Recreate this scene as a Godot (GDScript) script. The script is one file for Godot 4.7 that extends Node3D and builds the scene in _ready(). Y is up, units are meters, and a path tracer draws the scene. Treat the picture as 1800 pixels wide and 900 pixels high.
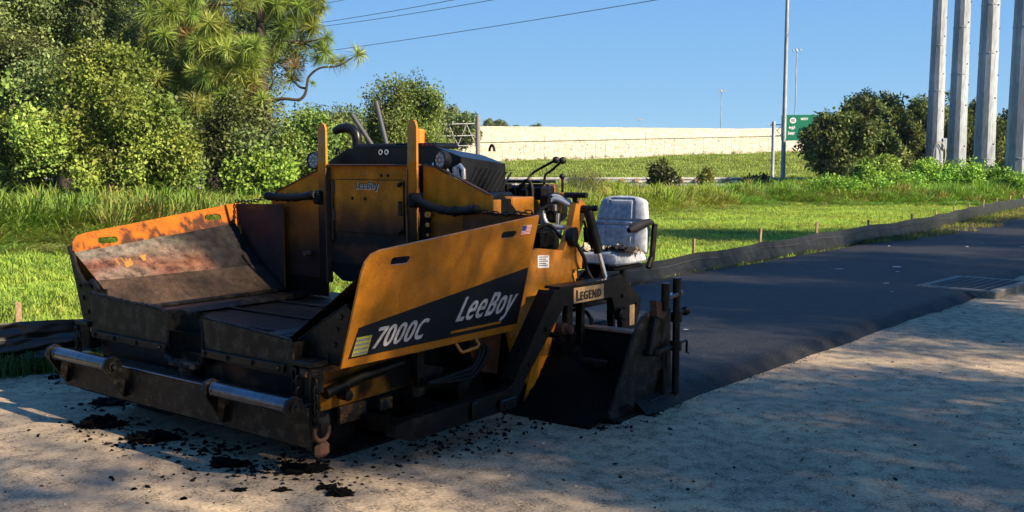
extends Node3D
# A small tracked asphalt paver on a road base beside a grass field, highway wall behind.
# World: camera at the origin looking along -Z; p(x, y, d) puts a point d metres ahead.

var rng := RandomNumberGenerator.new()
var noise := FastNoiseLite.new()
var M := {}

# ---------------------------------------------------------------- geometry collector
class G:
	var v := PackedVector3Array()
	var n := PackedVector3Array()
	var t := PackedVector2Array()
	var c := PackedColorArray()
	var col := Color.WHITE

	func p3(a: Vector3, na: Vector3, ua: Vector2, ca: Color) -> void:
		v.append(a)
		n.append(na)
		t.append(ua)
		c.append(ca)

	func tri(a: Vector3, b: Vector3, d: Vector3, out: Vector3) -> void:
		var k := (d - a).cross(b - a)
		if k.length_squared() < 1e-16:
			return
		if k.dot(out) < 0.0:
			var s := b
			b = d
			d = s
			k = -k
		k = k.normalized()
		p3(a, k, Vector2(a.x + a.z, -a.y), col)
		p3(b, k, Vector2(b.x + b.z, -b.y), col)
		p3(d, k, Vector2(d.x + d.z, -d.y), col)

	func quad(a: Vector3, b: Vector3, d: Vector3, e: Vector3, out: Vector3) -> void:
		tri(a, b, d, out)
		tri(a, d, e, out)

	# smooth triangle: normals given
	func stri(a: Vector3, b: Vector3, d: Vector3, na: Vector3, nb: Vector3, nd: Vector3, ua := Vector2.ZERO, ub := Vector2.ZERO, ud := Vector2.ZERO, ca := Color.WHITE, cb := Color.WHITE, cd := Color.WHITE) -> void:
		var k := (d - a).cross(b - a)
		if k.length_squared() < 1e-18:
			return
		if k.dot(na + nb + nd) < 0.0:
			p3(a, na, ua, ca)
			p3(d, nd, ud, cd)
			p3(b, nb, ub, cb)
		else:
			p3(a, na, ua, ca)
			p3(b, nb, ub, cb)
			p3(d, nd, ud, cd)

	func box(x: Transform3D, s: Vector3, b := 0.0) -> void:
		var h := s * 0.5
		b = minf(b, minf(h.x, minf(h.y, h.z)) * 0.9)
		var o := x.origin
		for ax in 3:
			var a2 := (ax + 1) % 3
			var a3 := (ax + 2) % 3
			for sg: float in [-1.0, 1.0]:
				var q: Array[Vector3] = []
				for w in [[-1, -1], [1, -1], [1, 1], [-1, 1]]:
					var l := Vector3.ZERO
					l[ax] = sg * h[ax]
					l[a2] = w[0] * (h[a2] - b)
					l[a3] = w[1] * (h[a3] - b)
					q.append(x * l)
				var out := x.basis[ax] * sg
				quad(q[0], q[1], q[2], q[3], out)
		if b <= 0.0:
			return
		for ax in 3:
			var a2 := (ax + 1) % 3
			var a3 := (ax + 2) % 3
			for s2: float in [-1.0, 1.0]:
				for s3: float in [-1.0, 1.0]:
					var q: Array[Vector3] = []
					for w in [[-1, 0], [1, 0], [1, 1], [-1, 1]]:
						var l := Vector3.ZERO
						l[ax] = w[0] * (h[ax] - b)
						l[a2] = s2 * (h[a2] - (b if w[1] else 0.0))
						l[a3] = s3 * (h[a3] - (0.0 if w[1] else b))
						q.append(x * l)
					quad(q[0], q[1], q[2], q[3], x.basis[a2] * s2 + x.basis[a3] * s3)
		for sx: float in [-1.0, 1.0]:
			for sy: float in [-1.0, 1.0]:
				for sz: float in [-1.0, 1.0]:
					var k := Vector3(sx, sy, sz)
					tri(x * (k * (h - Vector3(0, b, b))), x * (k * (h - Vector3(b, 0, b))), x * (k * (h - Vector3(b, b, 0))), x.basis * k)

	func bx(at: Vector3, s: Vector3, b := 0.0) -> void:
		box(Transform3D(Basis(), at), s, b)

	# square bar from a to b
	func bar(a: Vector3, b: Vector3, w: float, h: float, up := Vector3.UP, bev := 0.0) -> void:
		var z := (b - a).normalized()
		var x := up.cross(z).normalized()
		if x.length() < 0.5:
			x = Vector3.RIGHT
		box(Transform3D(Basis(x, z.cross(x), z), (a + b) * 0.5), Vector3(w, h, a.distance_to(b)), bev)

	func tube(pts: Array, r: Variant, sides := 8, caps := true, cols: Variant = null) -> void:
		var m := pts.size()
		var rings: Array = []
		var up := Vector3.UP if absf((pts[1] - pts[0]).normalized().y) < 0.9 else Vector3.RIGHT
		var along := 0.0
		for i in m:
			var d: Vector3 = (pts[mini(i + 1, m - 1)] - pts[maxi(i - 1, 0)]).normalized()
			var x := up.cross(d).normalized()
			up = d.cross(x)
			var rr: float = r[i] if r is Array else r
			if i:
				along += pts[i].distance_to(pts[i - 1])
			var ring: Array = []
			for k in sides + 1:
				var a := TAU * k / sides
				var nn := x * cos(a) + up * sin(a)
				ring.append([pts[i] + nn * rr, nn, Vector2(float(k) / sides, along)])
			rings.append(ring)
		for i in m - 1:
			var c0: Color = cols[i] if cols else col
			var c1: Color = cols[i + 1] if cols else col
			for k in sides:
				var a: Array = rings[i][k]
				var b: Array = rings[i][k + 1]
				var e: Array = rings[i + 1][k + 1]
				var f: Array = rings[i + 1][k]
				stri(a[0], b[0], e[0], a[1], b[1], e[1], a[2], b[2], e[2], c0, c0, c1)
				stri(a[0], e[0], f[0], a[1], e[1], f[1], a[2], e[2], f[2], c0, c1, c1)
		if caps:
			for e in [0, m - 1]:
				var out: Vector3 = (pts[0] - pts[1]) if e == 0 else (pts[m - 1] - pts[m - 2])
				for k in sides:
					tri(pts[e], rings[e][k][0], rings[e][k + 1][0], out)

	# profile of (radius, height) turned about the y axis of x; sharp edges stay flat in profile
	func lathe(x: Transform3D, prof: Array, sides := 16, smooth := false) -> void:
		for i in prof.size() - 1:
			var a: Vector2 = prof[i]
			var b: Vector2 = prof[i + 1]
			var nd := Vector2(b.y - a.y, a.x - b.x).normalized()
			var n0 := nd
			var n1 := nd
			if smooth:
				if i > 0:
					var z: Vector2 = prof[i - 1]
					n0 = (nd + Vector2(a.y - z.y, z.x - a.x).normalized()).normalized()
				if i < prof.size() - 2:
					var z: Vector2 = prof[i + 2]
					n1 = (nd + Vector2(z.y - b.y, b.x - z.x).normalized()).normalized()
			for k in sides:
				var a0 := TAU * k / sides
				var a1 := TAU * (k + 1) / sides
				var d0 := Vector3(cos(a0), 0, sin(a0))
				var d1 := Vector3(cos(a1), 0, sin(a1))
				var up := Vector3.UP
				var A := x * (d0 * a.x + up * a.y)
				var B := x * (d1 * a.x + up * a.y)
				var C := x * (d1 * b.x + up * b.y)
				var D := x * (d0 * b.x + up * b.y)
				var nA := (x.basis * (d0 * n0.x + up * n0.y)).normalized()
				var nB := (x.basis * (d1 * n0.x + up * n0.y)).normalized()
				var nC := (x.basis * (d1 * n1.x + up * n1.y)).normalized()
				var nD := (x.basis * (d0 * n1.x + up * n1.y)).normalized()
				stri(A, B, C, nA, nB, nC, Vector2.ZERO, Vector2.ZERO, Vector2.ZERO, col, col, col)
				stri(A, C, D, nA, nC, nD, Vector2.ZERO, Vector2.ZERO, Vector2.ZERO, col, col, col)

	func ball(at: Vector3, r: float, sides := 12) -> void:
		var pr: Array = []
		for i in 9:
			var a := -PI / 2 + PI * i / 8
			pr.append(Vector2(maxf(cos(a) * r, 0.0), sin(a) * r))
		lathe(Transform3D(Basis(), at), pr, sides, true)

	# extruded polygon: in the xy plane of x, from z = 0 to z = th; holes are convex, start at their leftmost point and have left and right points at mid height
	func plate(poly: PackedVector2Array, x: Transform3D, th: float, holes: Array = []) -> void:
		var pieces: Array = [poly]
		for ho: PackedVector2Array in holes:
			var lo := 1e9
			var hi := -1e9
			for q in ho:
				lo = minf(lo, q.x)
				hi = maxf(hi, q.x)
			var ym := ho[0].y
			var upper := PackedVector2Array()
			var lower := PackedVector2Array()
			for q in ho:
				if q.y >= ym - 1e-6:
					upper.append(q)
				if q.y <= ym + 1e-6:
					lower.append(q)
			var us := Array(upper)
			us.sort_custom(func(a, b): return a.x < b.x)
			var ls := Array(lower)
			ls.sort_custom(func(a, b): return a.x < b.x)
			us.append(Vector2(hi, 99))
			us.append(Vector2(lo, 99))
			ls.append(Vector2(hi, -99))
			ls.append(Vector2(lo, -99))
			var cuts := [PackedVector2Array([Vector2(-99, -99), Vector2(lo, -99), Vector2(lo, 99), Vector2(-99, 99)]), PackedVector2Array([Vector2(hi, -99), Vector2(99, -99), Vector2(99, 99), Vector2(hi, 99)]), PackedVector2Array(us), PackedVector2Array(ls)]
			var next: Array = []
			for pc in pieces:
				for cu in cuts:
					for r in Geometry2D.intersect_polygons(pc, cu):
						next.append(r)
			pieces = next
		var z := x.basis.z.normalized()
		for pc: PackedVector2Array in pieces:
			var id := Geometry2D.triangulate_polygon(pc)
			for i in range(0, id.size(), 3):
				var q := [pc[id[i]], pc[id[i + 1]], pc[id[i + 2]]]
				tri(x * Vector3(q[0].x, q[0].y, th), x * Vector3(q[1].x, q[1].y, th), x * Vector3(q[2].x, q[2].y, th), z)
				tri(x * Vector3(q[0].x, q[0].y, 0), x * Vector3(q[1].x, q[1].y, 0), x * Vector3(q[2].x, q[2].y, 0), -z)
		var rims: Array = [poly]
		rims.append_array(holes)
		for k in rims.size():
			var pl: PackedVector2Array = rims[k]
			var cw := Geometry2D.is_polygon_clockwise(pl)
			for i in pl.size():
				var a := pl[i]
				var b := pl[(i + 1) % pl.size()]
				var nn := Vector2(b.y - a.y, a.x - b.x) * (-1.0 if cw else 1.0) * (1.0 if k == 0 else -1.0)
				quad(x * Vector3(a.x, a.y, 0), x * Vector3(b.x, b.y, 0), x * Vector3(b.x, b.y, th), x * Vector3(a.x, a.y, th), x.basis * Vector3(nn.x, nn.y, 0))

	# smooth grid: f(i / nu, j / nv) -> Vector3, paint(a, b, point) -> Color
	func sheet(f: Callable, nu: int, nv: int, out: Vector3, paint: Variant = null, uvs := Vector2.ONE) -> void:
		var P: Array[Vector3] = []
		var C: Array[Color] = []
		for j in nv + 1:
			for i in nu + 1:
				var q: Vector3 = f.call(float(i) / nu, float(j) / nv)
				P.append(q)
				C.append(paint.call(float(i) / nu, float(j) / nv, q) if paint else col)
		var N: Array[Vector3] = []
		var w := nu + 1
		for j in nv + 1:
			for i in nu + 1:
				var du := P[j * w + mini(i + 1, nu)] - P[j * w + maxi(i - 1, 0)]
				var dv := P[mini(j + 1, nv) * w + i] - P[maxi(j - 1, 0) * w + i]
				var k := du.cross(dv).normalized()
				N.append(k if k.dot(out) >= 0.0 else -k)
		for j in nv:
			for i in nu:
				var a := j * w + i
				var b := a + 1
				var d := a + w + 1
				var e := a + w
				var ua := Vector2(float(i) / nu, float(j) / nv) * uvs
				var ud := Vector2(float(i + 1) / nu, float(j + 1) / nv) * uvs
				stri(P[a], P[b], P[d], N[a], N[b], N[d], ua, Vector2(ud.x, ua.y), ud, C[a], C[b], C[d])
				stri(P[a], P[d], P[e], N[a], N[d], N[e], ua, ud, Vector2(ua.x, ud.y), C[a], C[d], C[e])

	# bilinear patch a (0,0), b (1,0), d (1,1), e (0,1)
	func patch(a: Vector3, b: Vector3, d: Vector3, e: Vector3, nu: int, nv: int, out: Vector3, paint: Variant = null, uvs := Vector2.ONE) -> void:
		sheet(func(s, r): return a.lerp(b, s).lerp(e.lerp(d, s), r), nu, nv, out, paint, uvs)

	func mesh() -> ArrayMesh:
		var a := []
		a.resize(Mesh.ARRAY_MAX)
		a[Mesh.ARRAY_VERTEX] = v
		a[Mesh.ARRAY_NORMAL] = n
		a[Mesh.ARRAY_TEX_UV] = t
		a[Mesh.ARRAY_COLOR] = c
		var m := ArrayMesh.new()
		m.add_surface_from_arrays(Mesh.PRIMITIVE_TRIANGLES, a)
		return m


# ---------------------------------------------------------------- helpers
func p(x: float, y: float, d: float) -> Vector3:
	return Vector3(x, y, -d)


func put(called: String, g: G, m: Material, parent: Node3D = self) -> MeshInstance3D:
	return hang(called, g.mesh(), m, parent)


func hang(called: String, mesh: Mesh, m: Material, parent: Node3D, x := Transform3D()) -> MeshInstance3D:
	var o := MeshInstance3D.new()
	o.name = called
	o.mesh = mesh
	o.material_override = m
	o.transform = x
	parent.add_child(o, true)
	return o


func tag(o: Node3D, label: String, category: String, group := "", kind := "") -> Node3D:
	if label:
		o.set_meta("label", label)
	if category:
		o.set_meta("category", category)
	if group:
		o.set_meta("group", group)
	if kind:
		o.set_meta("kind", kind)
	return o


func thing(called: String, label: String, category: String, at := Vector3.ZERO, group := "") -> Node3D:
	var o := Node3D.new()
	o.name = called
	add_child(o, true)
	o.position = at
	tag(o, label, category, group)
	return o


func scatter(called: String, parent: Node3D, mesh: Mesh, m: Material, xs: Array, cols: Array, kind := "stuff") -> MultiMeshInstance3D:
	var mm := MultiMesh.new()
	mm.transform_format = MultiMesh.TRANSFORM_3D
	mm.use_colors = true
	mm.mesh = mesh
	mm.instance_count = xs.size()
	for i in xs.size():
		mm.set_instance_transform(i, xs[i])
		mm.set_instance_color(i, cols[i])
	var o := MultiMeshInstance3D.new()
	o.name = called
	o.multimesh = mm
	o.material_override = m
	parent.add_child(o, true)
	if kind:
		o.set_meta("kind", kind)
	return o


func rr(a: float, b: float) -> float:
	return rng.randf_range(a, b)


func nz(x: float, y: float, z: float, f := 1.0) -> float:
	return noise.get_noise_3d(x * f * 10000.0, y * f * 10000.0, z * f * 10000.0)


func rnd_basis() -> Basis:
	return Basis(Quaternion(rng.randfn(), rng.randfn(), rng.randfn(), rng.randfn()).normalized())


func poly(a: Array) -> PackedVector2Array:
	var o := PackedVector2Array()
	for i in range(0, a.size(), 2):
		o.append(Vector2(a[i], a[i + 1]))
	return o


func stadium(cx: float, cy: float, l: float, h: float) -> PackedVector2Array:
	var o := PackedVector2Array()
	for i in 7:
		var a := PI - PI / 2 * i / 6
		o.append(Vector2(cx - l / 2 + h / 2 + cos(a) * h / 2, cy + sin(a) * h / 2))
	for i in 13:
		var a := PI / 2 - PI * i / 12
		o.append(Vector2(cx + l / 2 - h / 2 + cos(a) * h / 2, cy + sin(a) * h / 2))
	for i in 6:
		var a := -PI / 2 - PI / 2 * i / 6
		o.append(Vector2(cx - l / 2 + h / 2 + cos(a) * h / 2, cy + sin(a) * h / 2))
	return o


# a picture built from seamless noises: f(values, x, y) -> Color
func picture(size: int, noises: Array, f: Callable) -> ImageTexture:
	var data: Array = []
	for q in noises:
		var nn := FastNoiseLite.new()
		nn.seed = q[0]
		nn.frequency = q[1]
		nn.noise_type = FastNoiseLite.TYPE_SIMPLEX_SMOOTH if q.size() < 4 else q[3]
		nn.fractal_octaves = q[2]
		var im := nn.get_seamless_image(size, size)
		im.convert(Image.FORMAT_L8)
		data.append(im.get_data())
	var out := PackedByteArray()
	out.resize(size * size * 3)
	var vals := PackedFloat32Array()
	vals.resize(data.size())
	for i in size * size:
		for k in data.size():
			vals[k] = data[k][i] / 255.0
		var c: Color = f.call(vals, i % size, i / size)
		out[i * 3] = int(clampf(c.r, 0, 1) * 255)
		out[i * 3 + 1] = int(clampf(c.g, 0, 1) * 255)
		out[i * 3 + 2] = int(clampf(c.b, 0, 1) * 255)
	return ImageTexture.create_from_image(Image.create_from_data(size, size, false, Image.FORMAT_RGB8, out))


func lin(r: float, g: float, b: float) -> Color:
	return Color(r, g, b).linear_to_srgb()


func mat(called: String, c: Color, rough := 0.6, metal := 0.0, vertex := false) -> StandardMaterial3D:
	var m := StandardMaterial3D.new()
	m.resource_name = called
	m.albedo_color = c.linear_to_srgb()
	m.roughness = rough
	m.metallic = metal
	m.vertex_color_use_as_albedo = vertex
	return m


func tri_tex(m: StandardMaterial3D, t: Texture2D, metres: float, world := false) -> StandardMaterial3D:
	m.albedo_texture = t
	m.uv1_triplanar = true
	m.uv1_world_triplanar = world
	m.uv1_scale = Vector3.ONE / metres
	return m


func bump(m: StandardMaterial3D, t: Texture2D, cm: float) -> StandardMaterial3D:
	m.heightmap_enabled = true
	m.heightmap_texture = t
	m.heightmap_scale = cm
	return m


func leafy(called: String, back: float, rough := 0.55) -> StandardMaterial3D:
	var m := mat(called, Color.WHITE, rough, 0.0, true)
	m.backlight_enabled = true
	m.backlight = Color(back, back, back * 0.6).linear_to_srgb()
	m.metallic_specular = 0.35
	return m


func lettering(g: G, text: String, x: Transform3D, height: float, width: float, depth: float, shear := 0.0, font_name := "Droid Sans", weight := 700) -> void:
	var f := SystemFont.new()
	f.font_names = PackedStringArray([font_name])
	f.font_weight = weight
	var tm := TextMesh.new()
	tm.font = f
	tm.text = text
	tm.font_size = 64
	tm.pixel_size = 0.01
	tm.depth = 1.0
	tm.curve_step = 3.0
	var a := tm.get_mesh_arrays()
	if a.is_empty():
		return
	var vs: PackedVector3Array = a[Mesh.ARRAY_VERTEX]
	var id: PackedInt32Array = a[Mesh.ARRAY_INDEX] if a[Mesh.ARRAY_INDEX] != null else PackedInt32Array(range(vs.size()))
	var ns: PackedVector3Array = a[Mesh.ARRAY_NORMAL]
	var lo := vs[0]
	var hi := vs[0]
	for q in vs:
		lo = lo.min(q)
		hi = hi.max(q)
	var k := Vector3(width / (hi.x - lo.x), height / (hi.y - lo.y), depth / (hi.z - lo.z))
	for i in range(0, id.size(), 3):
		var q: Array[Vector3] = []
		for e in 3:
			var l := (vs[id[i + e]] - lo) * k
			l.x += l.y * shear
			q.append(x * l)
		g.tri(q[0], q[1], q[2], x.basis * ns[id[i]])


func track_path(pts: Array, steps: int) -> Array:
	var cv := Curve3D.new()
	for i in pts.size():
		var d: Vector3 = (pts[mini(i + 1, pts.size() - 1)] - pts[maxi(i - 1, 0)]) / 6.0
		cv.add_point(pts[i], -d, d)
	var out: Array = []
	var l := cv.get_baked_length()
	for i in steps + 1:
		out.append(cv.sample_baked(l * i / steps, true))
	return out


# ---------------------------------------------------------------- materials
func materials() -> void:
	var paint := picture(512, [[1, 0.008, 4], [2, 0.05, 4], [3, 0.2, 2]], func(q, _x, _y):
		var a = 0.86 + 0.22 * (q[0] - 0.5) + 0.16 * (q[1] - 0.5)
		var spot: float = smoothstep(0.66, 0.78, q[1] * 0.6 + q[2] * 0.4)
		a *= 1.0 - 0.45 * spot
		return Color(a, a * (0.97 - 0.06 * q[0]), a * (0.9 - 0.1 * q[1])))
	var fine := picture(256, [[4, 0.15, 3], [5, 0.02, 4]], func(q, _x, _y):
		var a = 0.8 + 0.35 * (q[0] - 0.5) + 0.3 * (q[1] - 0.5)
		return Color(a, a, a))
	var grit := picture(512, [[6, 0.25, 2], [7, 0.09, 2]], func(q, _x, _y):
		var a = 0.5 + 0.9 * (q[0] - 0.5) + 0.4 * (q[1] - 0.5)
		return Color(a, a, a))
	var soot := picture(512, [[31, 0.012, 4], [32, 0.06, 4], [33, 0.2, 2]], func(q, x, y):
		var a = 0.45 + 1.1 * (q[0] - 0.5) + 0.7 * (q[1] - 0.5) + 0.3 * (q[2] - 0.5)
		a *= 1.0 + 0.8 * smoothstep(0.62, 0.72, q[1] * 0.5 + q[0] * 0.5)
		return Color(a, a * 0.97, a * 0.9))
	var stone := picture(512, [[21, 0.28, 2], [22, 0.11, 2], [23, 0.015, 3]], func(q, _x, _y):
		var a = 0.72 + 1.1 * (q[0] - 0.5) + 0.7 * (q[1] - 0.5) + 0.35 * (q[2] - 0.5)
		a *= 1.0 + 0.9 * smoothstep(0.68, 0.8, q[0])
		return Color(a, a, a))
	var rough_dirty := picture(256, [[8, 0.02, 4], [9, 0.12, 3]], func(q, _x, _y):
		var a = 0.42 + 0.5 * (q[0] - 0.5) + 0.3 * (q[1] - 0.5)
		return Color(a, a, a))
	M.grit = grit

	var y := tri_tex(mat("dirty yellow paint", Color(0.50, 0.215, 0.012), 0.5, 0.0, true), paint, 0.9)
	y.roughness_texture = rough_dirty
	y.roughness = 1.0
	M.yellow = y
	M.yellow_dull = tri_tex(mat("grimy dull yellow paint", Color(0.20, 0.085, 0.004), 0.65), soot, 0.5)
	M.stained = tri_tex(mat("stained painted steel", Color.WHITE, 0.62, 0.0, true), paint, 0.8)
	M.stained.metallic_specular = 0.25
	bump(M.stained, grit, 0.12)
	M.black = tri_tex(mat("dusty black paint", Color(0.0115, 0.0112, 0.0106), 0.42, 0.0, true), soot, 0.45)
	M.black_gloss = mat("black decal film", Color(0.008, 0.009, 0.012), 0.35)
	M.olive = tri_tex(mat("black paint under dried asphalt dust", Color(0.034, 0.031, 0.022), 0.5, 0.0, true), soot, 0.7)
	M.tar = bump(tri_tex(mat("tar crust", Color(0.005, 0.005, 0.006), 0.42), grit, 0.25), grit, 0.6)
	M.steel = tri_tex(mat("worn steel", Color(0.34, 0.36, 0.40), 0.24, 0.95), fine, 0.6)
	M.steel.albedo_color = Color(0.16, 0.175, 0.205).linear_to_srgb()
	M.chrome = mat("bright steel fitting", Color(0.6, 0.6, 0.6), 0.25, 0.9)
	M.rubber = mat("black rubber", Color(0.007, 0.007, 0.0075), 0.55)
	M.hose = mat("grey braided hose", Color(0.34, 0.35, 0.36), 0.4, 0.3)
	M.rust = tri_tex(mat("rusty steel", Color(0.095, 0.046, 0.027), 0.75, 0.1, true), paint, 0.3)
	M.hood = tri_tex(mat("black hood paint", Color(0.006, 0.007, 0.009), 0.35), fine, 0.7)
	M.vinyl = tri_tex(mat("grey seat vinyl", Color(0.42, 0.46, 0.52), 0.5, 0.0, true), fine, 1.6)
	M.cloth = bump(tri_tex(mat("dirty white rag", Color(0.5, 0.49, 0.46), 0.9, 0.0, true), paint, 0.2), fine, 0.3)
	M.silver = tri_tex(mat("silver lettering film", Color(0.62, 0.61, 0.62), 0.45), fine, 0.2)
	M.white = mat("white print", Color(0.75, 0.75, 0.72), 0.5)
	M.ink = mat("black print", Color(0.01, 0.01, 0.01), 0.5)
	M.brass = tri_tex(mat("brushed tan plate", Color(0.55, 0.41, 0.24), 0.4, 0.1), paint, 0.25)
	M.rust_dark = mat("dull dark grate steel", Color(0.028, 0.028, 0.028), 0.6, 0.2)
	M.flag_red = mat("flag red print", Color(0.45, 0.02, 0.03), 0.5)
	M.flag_blue = mat("flag blue print", Color(0.02, 0.05, 0.2), 0.5)
	M.dirt_run = mat("brown dirt run", Color(0.26, 0.115, 0.012), 0.7)
	M.vinyl_dark = mat("embossed vinyl", Color(0.08, 0.09, 0.10), 0.6)
	M.pale_rust = tri_tex(mat("scuffed pale steel rail", Color(0.42, 0.30, 0.26), 0.55, 0.2), paint, 0.3)
	M.gate = tri_tex(mat("dusty black end gate", Color(0.04, 0.037, 0.033), 0.45, 0.0, true), soot, 0.8)
	M.tar_heap = bump(tri_tex(mat("loose hot asphalt", Color(0.007, 0.007, 0.0075), 0.6), grit, 0.35), grit, 1.5)
	M.pipe = mat("dull grey pipe", Color(0.045, 0.047, 0.05), 0.5, 0.2)
	M.orange = mat("orange beacon plastic", Color(0.75, 0.13, 0.01), 0.35)
	M.lens = mat("frosted lamp lens", Color(0.10, 0.11, 0.11), 0.25, 0.1)
	M.label_yellow = mat("yellow warning print", Color(0.38, 0.36, 0.05), 0.5)

	for k in ["black", "tar", "rubber", "hood", "gate", "olive"]:
		M[k].metallic_specular = 0.32
	M.tar_heap.metallic_specular = 0.2

	# ground
	var dirt := picture(1024, [[11, 0.004, 4], [12, 0.03, 4], [13, 0.16, 3], [14, 0.3, 1]], func(q, _x, _y):
		var a = 0.85 + 0.22 * (q[0] - 0.5) + 0.22 * (q[1] - 0.5) + 0.28 * (q[2] - 0.5)
		var pale := smoothstep(0.72, 0.8, q[3] * 0.65 + q[2] * 0.35)
		var dark := smoothstep(0.33, 0.24, q[3] * 0.6 + q[1] * 0.4)
		a = lerpf(a, 1.15, pale * 0.7) * (1.0 - 0.55 * dark)
		return Color(a, a * 0.97, a * (0.93 - 0.06 * q[0])))
	M.dirt = bump(tri_tex(mat("compacted limerock road base", Color(0.375, 0.31, 0.235), 0.95, 0.0, true), dirt, 4.7, true), dirt, 0.3)
	M.asphalt = bump(tri_tex(mat("fresh asphalt", Color(0.0165, 0.0175, 0.0195), 0.66, 0.0, true), stone, 1.7, true), stone, 1.2)
	M.asphalt.metallic_specular = 0.38
	M.crumb = mat("asphalt crumbs", Color(0.007, 0.007, 0.0075), 0.6, 0.0, true)
	M.crumb.metallic_specular = 0.2
	M.stone = mat("small pale stones", Color(0.45, 0.42, 0.37), 0.9, 0.0, true)
	var turf := picture(512, [[15, 0.01, 4], [16, 0.08, 4], [17, 0.3, 2]], func(q, _x, _y):
		var a = 0.75 + 0.5 * (q[0] - 0.5) + 0.6 * (q[1] - 0.5) + 0.5 * (q[2] - 0.5)
		return Color(a * (0.9 + 0.35 * q[0]), a, a * 0.7))
	M.turf = bump(tri_tex(mat("grass soil", Color(0.15, 0.20, 0.035), 0.95, 0.0, true), turf, 3.1, true), turf, 3.0)
	M.slope = bump(tri_tex(mat("mown embankment grass", Color(0.24, 0.31, 0.075), 0.95, 0.0, true), turf, 7.3, true), turf, 12.0)
	M.concrete = tri_tex(mat("pale concrete", Color(0.60, 0.55, 0.42), 0.85, 0.0, true), fine, 3.0)
	M.grey_concrete = bump(tri_tex(mat("grey concrete kerb", Color(0.20, 0.205, 0.205), 0.9), dirt, 1.5), grit, 0.5)
	M.galv = tri_tex(mat("galvanised pole steel", Color(0.33, 0.38, 0.43), 0.5, 0.1, true), fine, 14.0)
	M.galv.uv1_scale = Vector3(0.35, 0.04, 0.35)
	M.rail = tri_tex(mat("galvanised guardrail", Color(0.42, 0.43, 0.43), 0.6, 0.0), fine, 2.0)
	M.far_road = mat("far highway asphalt", Color(0.14, 0.14, 0.14), 0.9)
	M.sign = mat("green road sign", Color(0.005, 0.13, 0.07), 0.4)
	M.fabric = mat("black silt fence fabric", Color(0.006, 0.006, 0.006), 0.36, 0.0, true)
	M.fabric.metallic_specular = 0.5
	M.wood = tri_tex(mat("weathered stake wood", Color(0.32, 0.22, 0.12), 0.9), fine, 0.15)
	M.bark = bump(tri_tex(mat("bark", Color(0.16, 0.13, 0.105), 0.95, 0.0, true), grit, 0.6), grit, 3.0)
	M.wire = mat("dark conductor wire", Color(0.03, 0.035, 0.045), 0.6)
	M.leaf = leafy("leaves", 0.6, 0.5)
	M.leaf.metallic_specular = 0.3
	M.blade = leafy("grass blades", 0.6)
	M.needle = leafy("pine needles", 0.45, 0.45)


# ---------------------------------------------------------------- leaf, needle and grass pieces (unit colours, tinted per copy)
func clump(n: int, R: float, len: float, wid: float, round_leaf := false) -> ArrayMesh:
	var g := G.new()
	for i in n:
		var d := Vector3(rng.randfn(), rng.randfn(), rng.randfn()).normalized()
		var at := d * R * pow(rng.randf(), 0.45)
		var along := (d + Vector3(rng.randfn(), rng.randfn() - 0.3, rng.randfn()) * 0.7).normalized()
		var side := along.cross(Vector3(rng.randfn(), rng.randfn() + 1.5, rng.randfn())).normalized()
		var nn := side.cross(along).normalized()
		if nn.dot(d + Vector3.UP * 0.5) < 0:
			nn = -nn
		var l := len * rr(0.65, 1.25)
		var w := wid * rr(0.7, 1.2)
		var k := rr(0.72, 1.22)
		g.col = Color(k * rr(0.9, 1.15), k, k * rr(0.8, 1.1))
		var a := at - along * l * 0.5
		var b := at + along * l * 0.5 - nn * l * 0.12
		var m := at + along * l * (0.0 if round_leaf else -0.08)
		var s1 := m + side * w * 0.5 + nn * w * 0.15
		var s2 := m - side * w * 0.5 + nn * w * 0.15
		var n1 := (nn + d * 0.35).normalized()
		g.stri(a, s1, b, n1, n1, n1, Vector2.ZERO, Vector2.ZERO, Vector2.ZERO, g.col, g.col, g.col)
		g.stri(a, b, s2, n1, n1, n1, Vector2.ZERO, Vector2.ZERO, Vector2.ZERO, g.col, g.col, g.col)
		if round_leaf:
			var e := at + along * l * 0.35 + side * w * 0.4
			g.stri(s1, e, b, n1, n1, n1, Vector2.ZERO, Vector2.ZERO, Vector2.ZERO, g.col, g.col, g.col)
			e = at + along * l * 0.35 - side * w * 0.4
			g.stri(s2, e, b, n1, n1, n1, Vector2.ZERO, Vector2.ZERO, Vector2.ZERO, g.col, g.col, g.col)
	return g.mesh()


func needle_tuft(n: int, len: float, wid: float) -> ArrayMesh:
	var g := G.new()
	for i in n:
		var d := Vector3(rng.randfn(), rng.randfn() + 0.55, rng.randfn()).normalized()
		var k := rr(0.65, 1.25)
		g.col = Color(k * rr(0.85, 1.2), k, k * 0.8)
		var s := d.cross(rnd_basis().x).normalized() * wid
		var mid := d * len * 0.55
		var tip := d * len * rr(0.85, 1.1) - Vector3.UP * len * 0.22
		var nn := s.cross(d).normalized()
		if nn.y < 0:
			nn = -nn
		var c := g.col
		g.stri(s, -s, mid - s, nn, nn, nn, Vector2.ZERO, Vector2.ZERO, Vector2.ZERO, c, c, c)
		g.stri(s, mid - s, mid + s, nn, nn, nn, Vector2.ZERO, Vector2.ZERO, Vector2.ZERO, c, c, c)
		g.stri(mid + s, mid - s, tip, nn, nn, nn, Vector2.ZERO, Vector2.ZERO, Vector2.ZERO, c, c, c)
	return g.mesh()


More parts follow.
